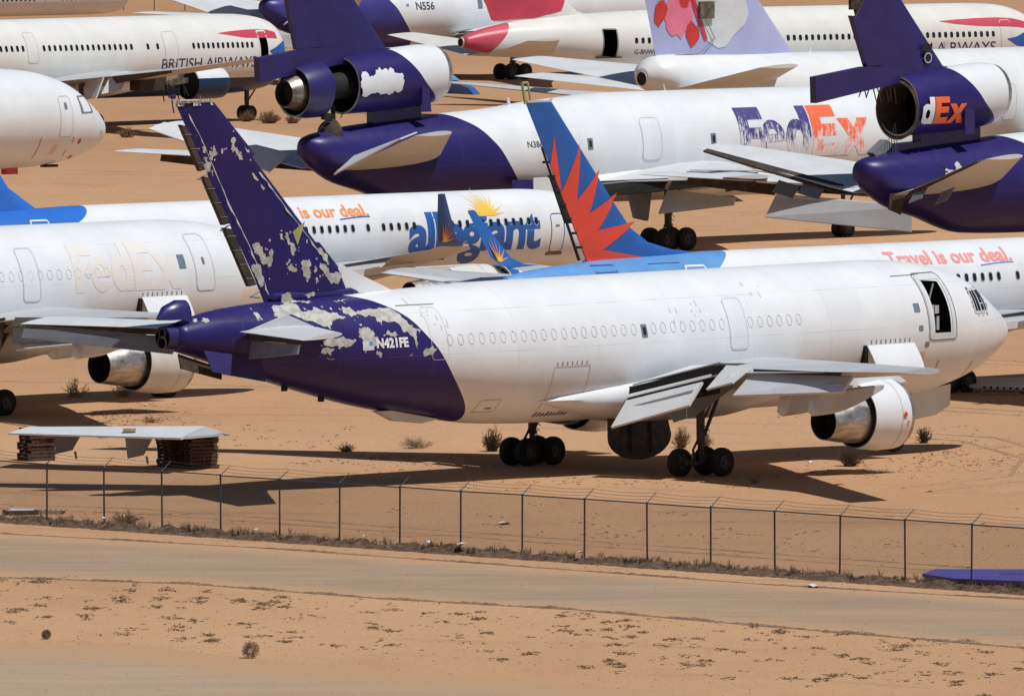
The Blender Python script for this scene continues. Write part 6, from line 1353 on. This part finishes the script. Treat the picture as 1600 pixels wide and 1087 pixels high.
bush(-15.2, 489.5, .35, .5, 40, 'redstraw', 'low rusty clump behind the grey panel')
bush(9.4, 451.0, .45, .3, 40, 'palestraw', 'short pale tuft in the near tip of the wing shadow')
bush(-14.2, 428.3, .55, .7, 90, 'straw', 'straw bush against the fence right of the second post')
bush(-.1, 469.3, .4, .4, 50, 'straw', 'short straw tuft at the edge of the shadow by the rear wheels')
for (x, y, r_, lab) in ((-8.27, 367.6, .30, 'round tumbleweed standing alone in the foreground'), (-15.05, 375.3, .17, 'smaller tumbleweed near the left edge of the foreground')):
    b = MB(); random.seed(int(r_*100))
    for k in range(420):
        d = G((random.gauss(0, 1), random.gauss(0, 1), random.gauss(0, 1))).normalized(); c = G((x, y, r_*.9)); p = c+d*r_*random.uniform(.3, .95); q = c+(d+G((random.uniform(-.4, .4), random.uniform(-.4, .4), random.uniform(-.4, .4)))).normalized()*r_*random.uniform(.8, 1.08)
        b.tube(p, q, .006, .004, 3, caps=False)
    tag(b.build('tumbleweed', 'straw', None, flip=False), lab, 'tumbleweed', 'tumbleweeds in the foreground')
b = MB(); random.seed(77)                     # low weed mats and their clods between road and path
def cluster(b, x, y, n, w_, h): 
    for k in range(n): tuft_geo(b, x+random.gauss(0, w_), y+random.gauss(0, w_*2.2), h*random.uniform(.4, 1), .12, 7, 0, 0, .014)
for k in range(420):
    u = random.uniform(-24, 26); v = random.random(); yn = 372-.85*(u+8); yf = 392-.92*(u+4)+0
    y = yn+(yf-yn)*v
    if -30 < u < 30: cluster(b, u, y, random.choice((1, 2, 5, 12, 20)), .16, .085)
tag(b.build('foreground_weeds', 'weed', None, flip=False), kind='stuff')
b = MB()
for k in range(1500):
    t_ = random.uniform(-8, 56)
    if math.sin(t_*1.7)+math.sin(t_*.61+1)+math.sin(t_*4.3) < random.uniform(-.4, 1.2): continue
    tuft_geo(b, fp(t_, 0)[0]+random.gauss(0, .25)-.3, fp(t_, 0)[1]+random.gauss(0, .5)-.5, random.uniform(.05, .30), .16, 9, 0, .05, .010)
tag(b.build('fence_line_weeds', 'straw2', None, flip=False), kind='stuff')
b = MB()
for k in range(500): t_ = random.uniform(-8, 56); tuft_geo(b, fp(t_, 0)[0]+random.gauss(0, .3), fp(t_, 0)[1]+random.gauss(0, .5)-.2, random.uniform(.1, .42), .2, 8, 0, .05, .010)
tag(b.build('fence_line_straw', 'straw', None, flip=False), kind='stuff')
b = MB()
for (cx_, cy_, sx, sy, n) in ((17.5, 466, 3.2, 9, 90), (14, 458, 4, 5, 40), (4, 452, 6, 4, 40), (-16, 493, 2.5, 7, 70), (-4, 464, 4, 4, 50), (-12, 480, 5, 8, 40), (0, 430, 20, 10, 60), (-10, 560, 30, 30, 80), (20, 490, 8, 20, 50), (-18, 600, 15, 30, 60), (10, 420, 10, 6, 40)):
    for k in range(n): cluster(b, random.gauss(cx_, sx*.6), random.gauss(cy_, sy*.6), random.choice((1, 2, 3, 5)), .3, .07)
tag(b.build('scattered_weeds', 'weed', None, flip=False), kind='stuff')
b = MB(); random.seed(8)
for k in range(2600):
    x = random.uniform(-30, 30); y = random.uniform(345, 420); r_ = random.uniform(.008, .03)
    b.add([(x-r_, y, 0), (x+r_, y-r_, 0), (x+r_*.5, y+r_*1.4, 0), (x, y, r_*1.2)], [(0, 1, 3), (1, 2, 3), (2, 0, 3)])
tag(b.build('gravel_stones', 'weed', None, flip=False), kind='stuff')
random.seed(15)                               # crumpled litter
def litter(x, y, w_, z, label, mat='white'):
    b = MB(); n = 7; vs = [(x, y, z+.06)]+[(x+w_*math.cos(6.28*k/n)*random.uniform(.5, 1), y+w_*2*math.sin(6.28*k/n)*random.uniform(.5, 1), z+random.uniform(.0, .09)) for k in range(n)]
    b.add(vs, [(0, k+1, (k+1)%n+1) for k in range(n)]); b.add([(v[0], v[1], v[2]-.02) for v in vs], [((k+1)%n+1, k+1, 0) for k in range(n)]); return tag(b.build('litter', mat, None, flip=False), label, 'litter', 'scraps of litter on the sand')
litter(-.28, 428.4, .26, .01, 'white crumpled scrap on the sand beyond the middle of the fence'); litter(10.33, 397.4, .22, .03, 'white scrap on the road edge at the right')
for (t_, o_, w_, lab) in ((11.8, -.8, .12, 'white scrap at the foot of the third fence post'), (22.5, -1.0, .28, 'large crumpled bag on the bank left of the middle posts'), (20.6, -.9, .16, 'grey wad of plastic on the bank, smaller neighbour of the large bag'), (28.3, -1.0, .18, 'shiny scrap on the bank at the picture centre'), (17.0, -.4, .12, 'bluish scrap on the left half of the fence bank'), (3.6, -.5, .09, 'tiny scrap on the bank near the left edge')):
    p = fp(t_, o_); litter(p[0], p[1], w_, .30, lab, 'lgrey')
litter(-15.8, 501.5, .12, .01, 'white scrap on the sand below the left engine'); litter(11.9, 463.0, .14, .01, 'white scrap left of the bush under the engine'); litter(15.6, 371.0-.0, .01, -.3, 'tiny scrap', 'white') if False else None
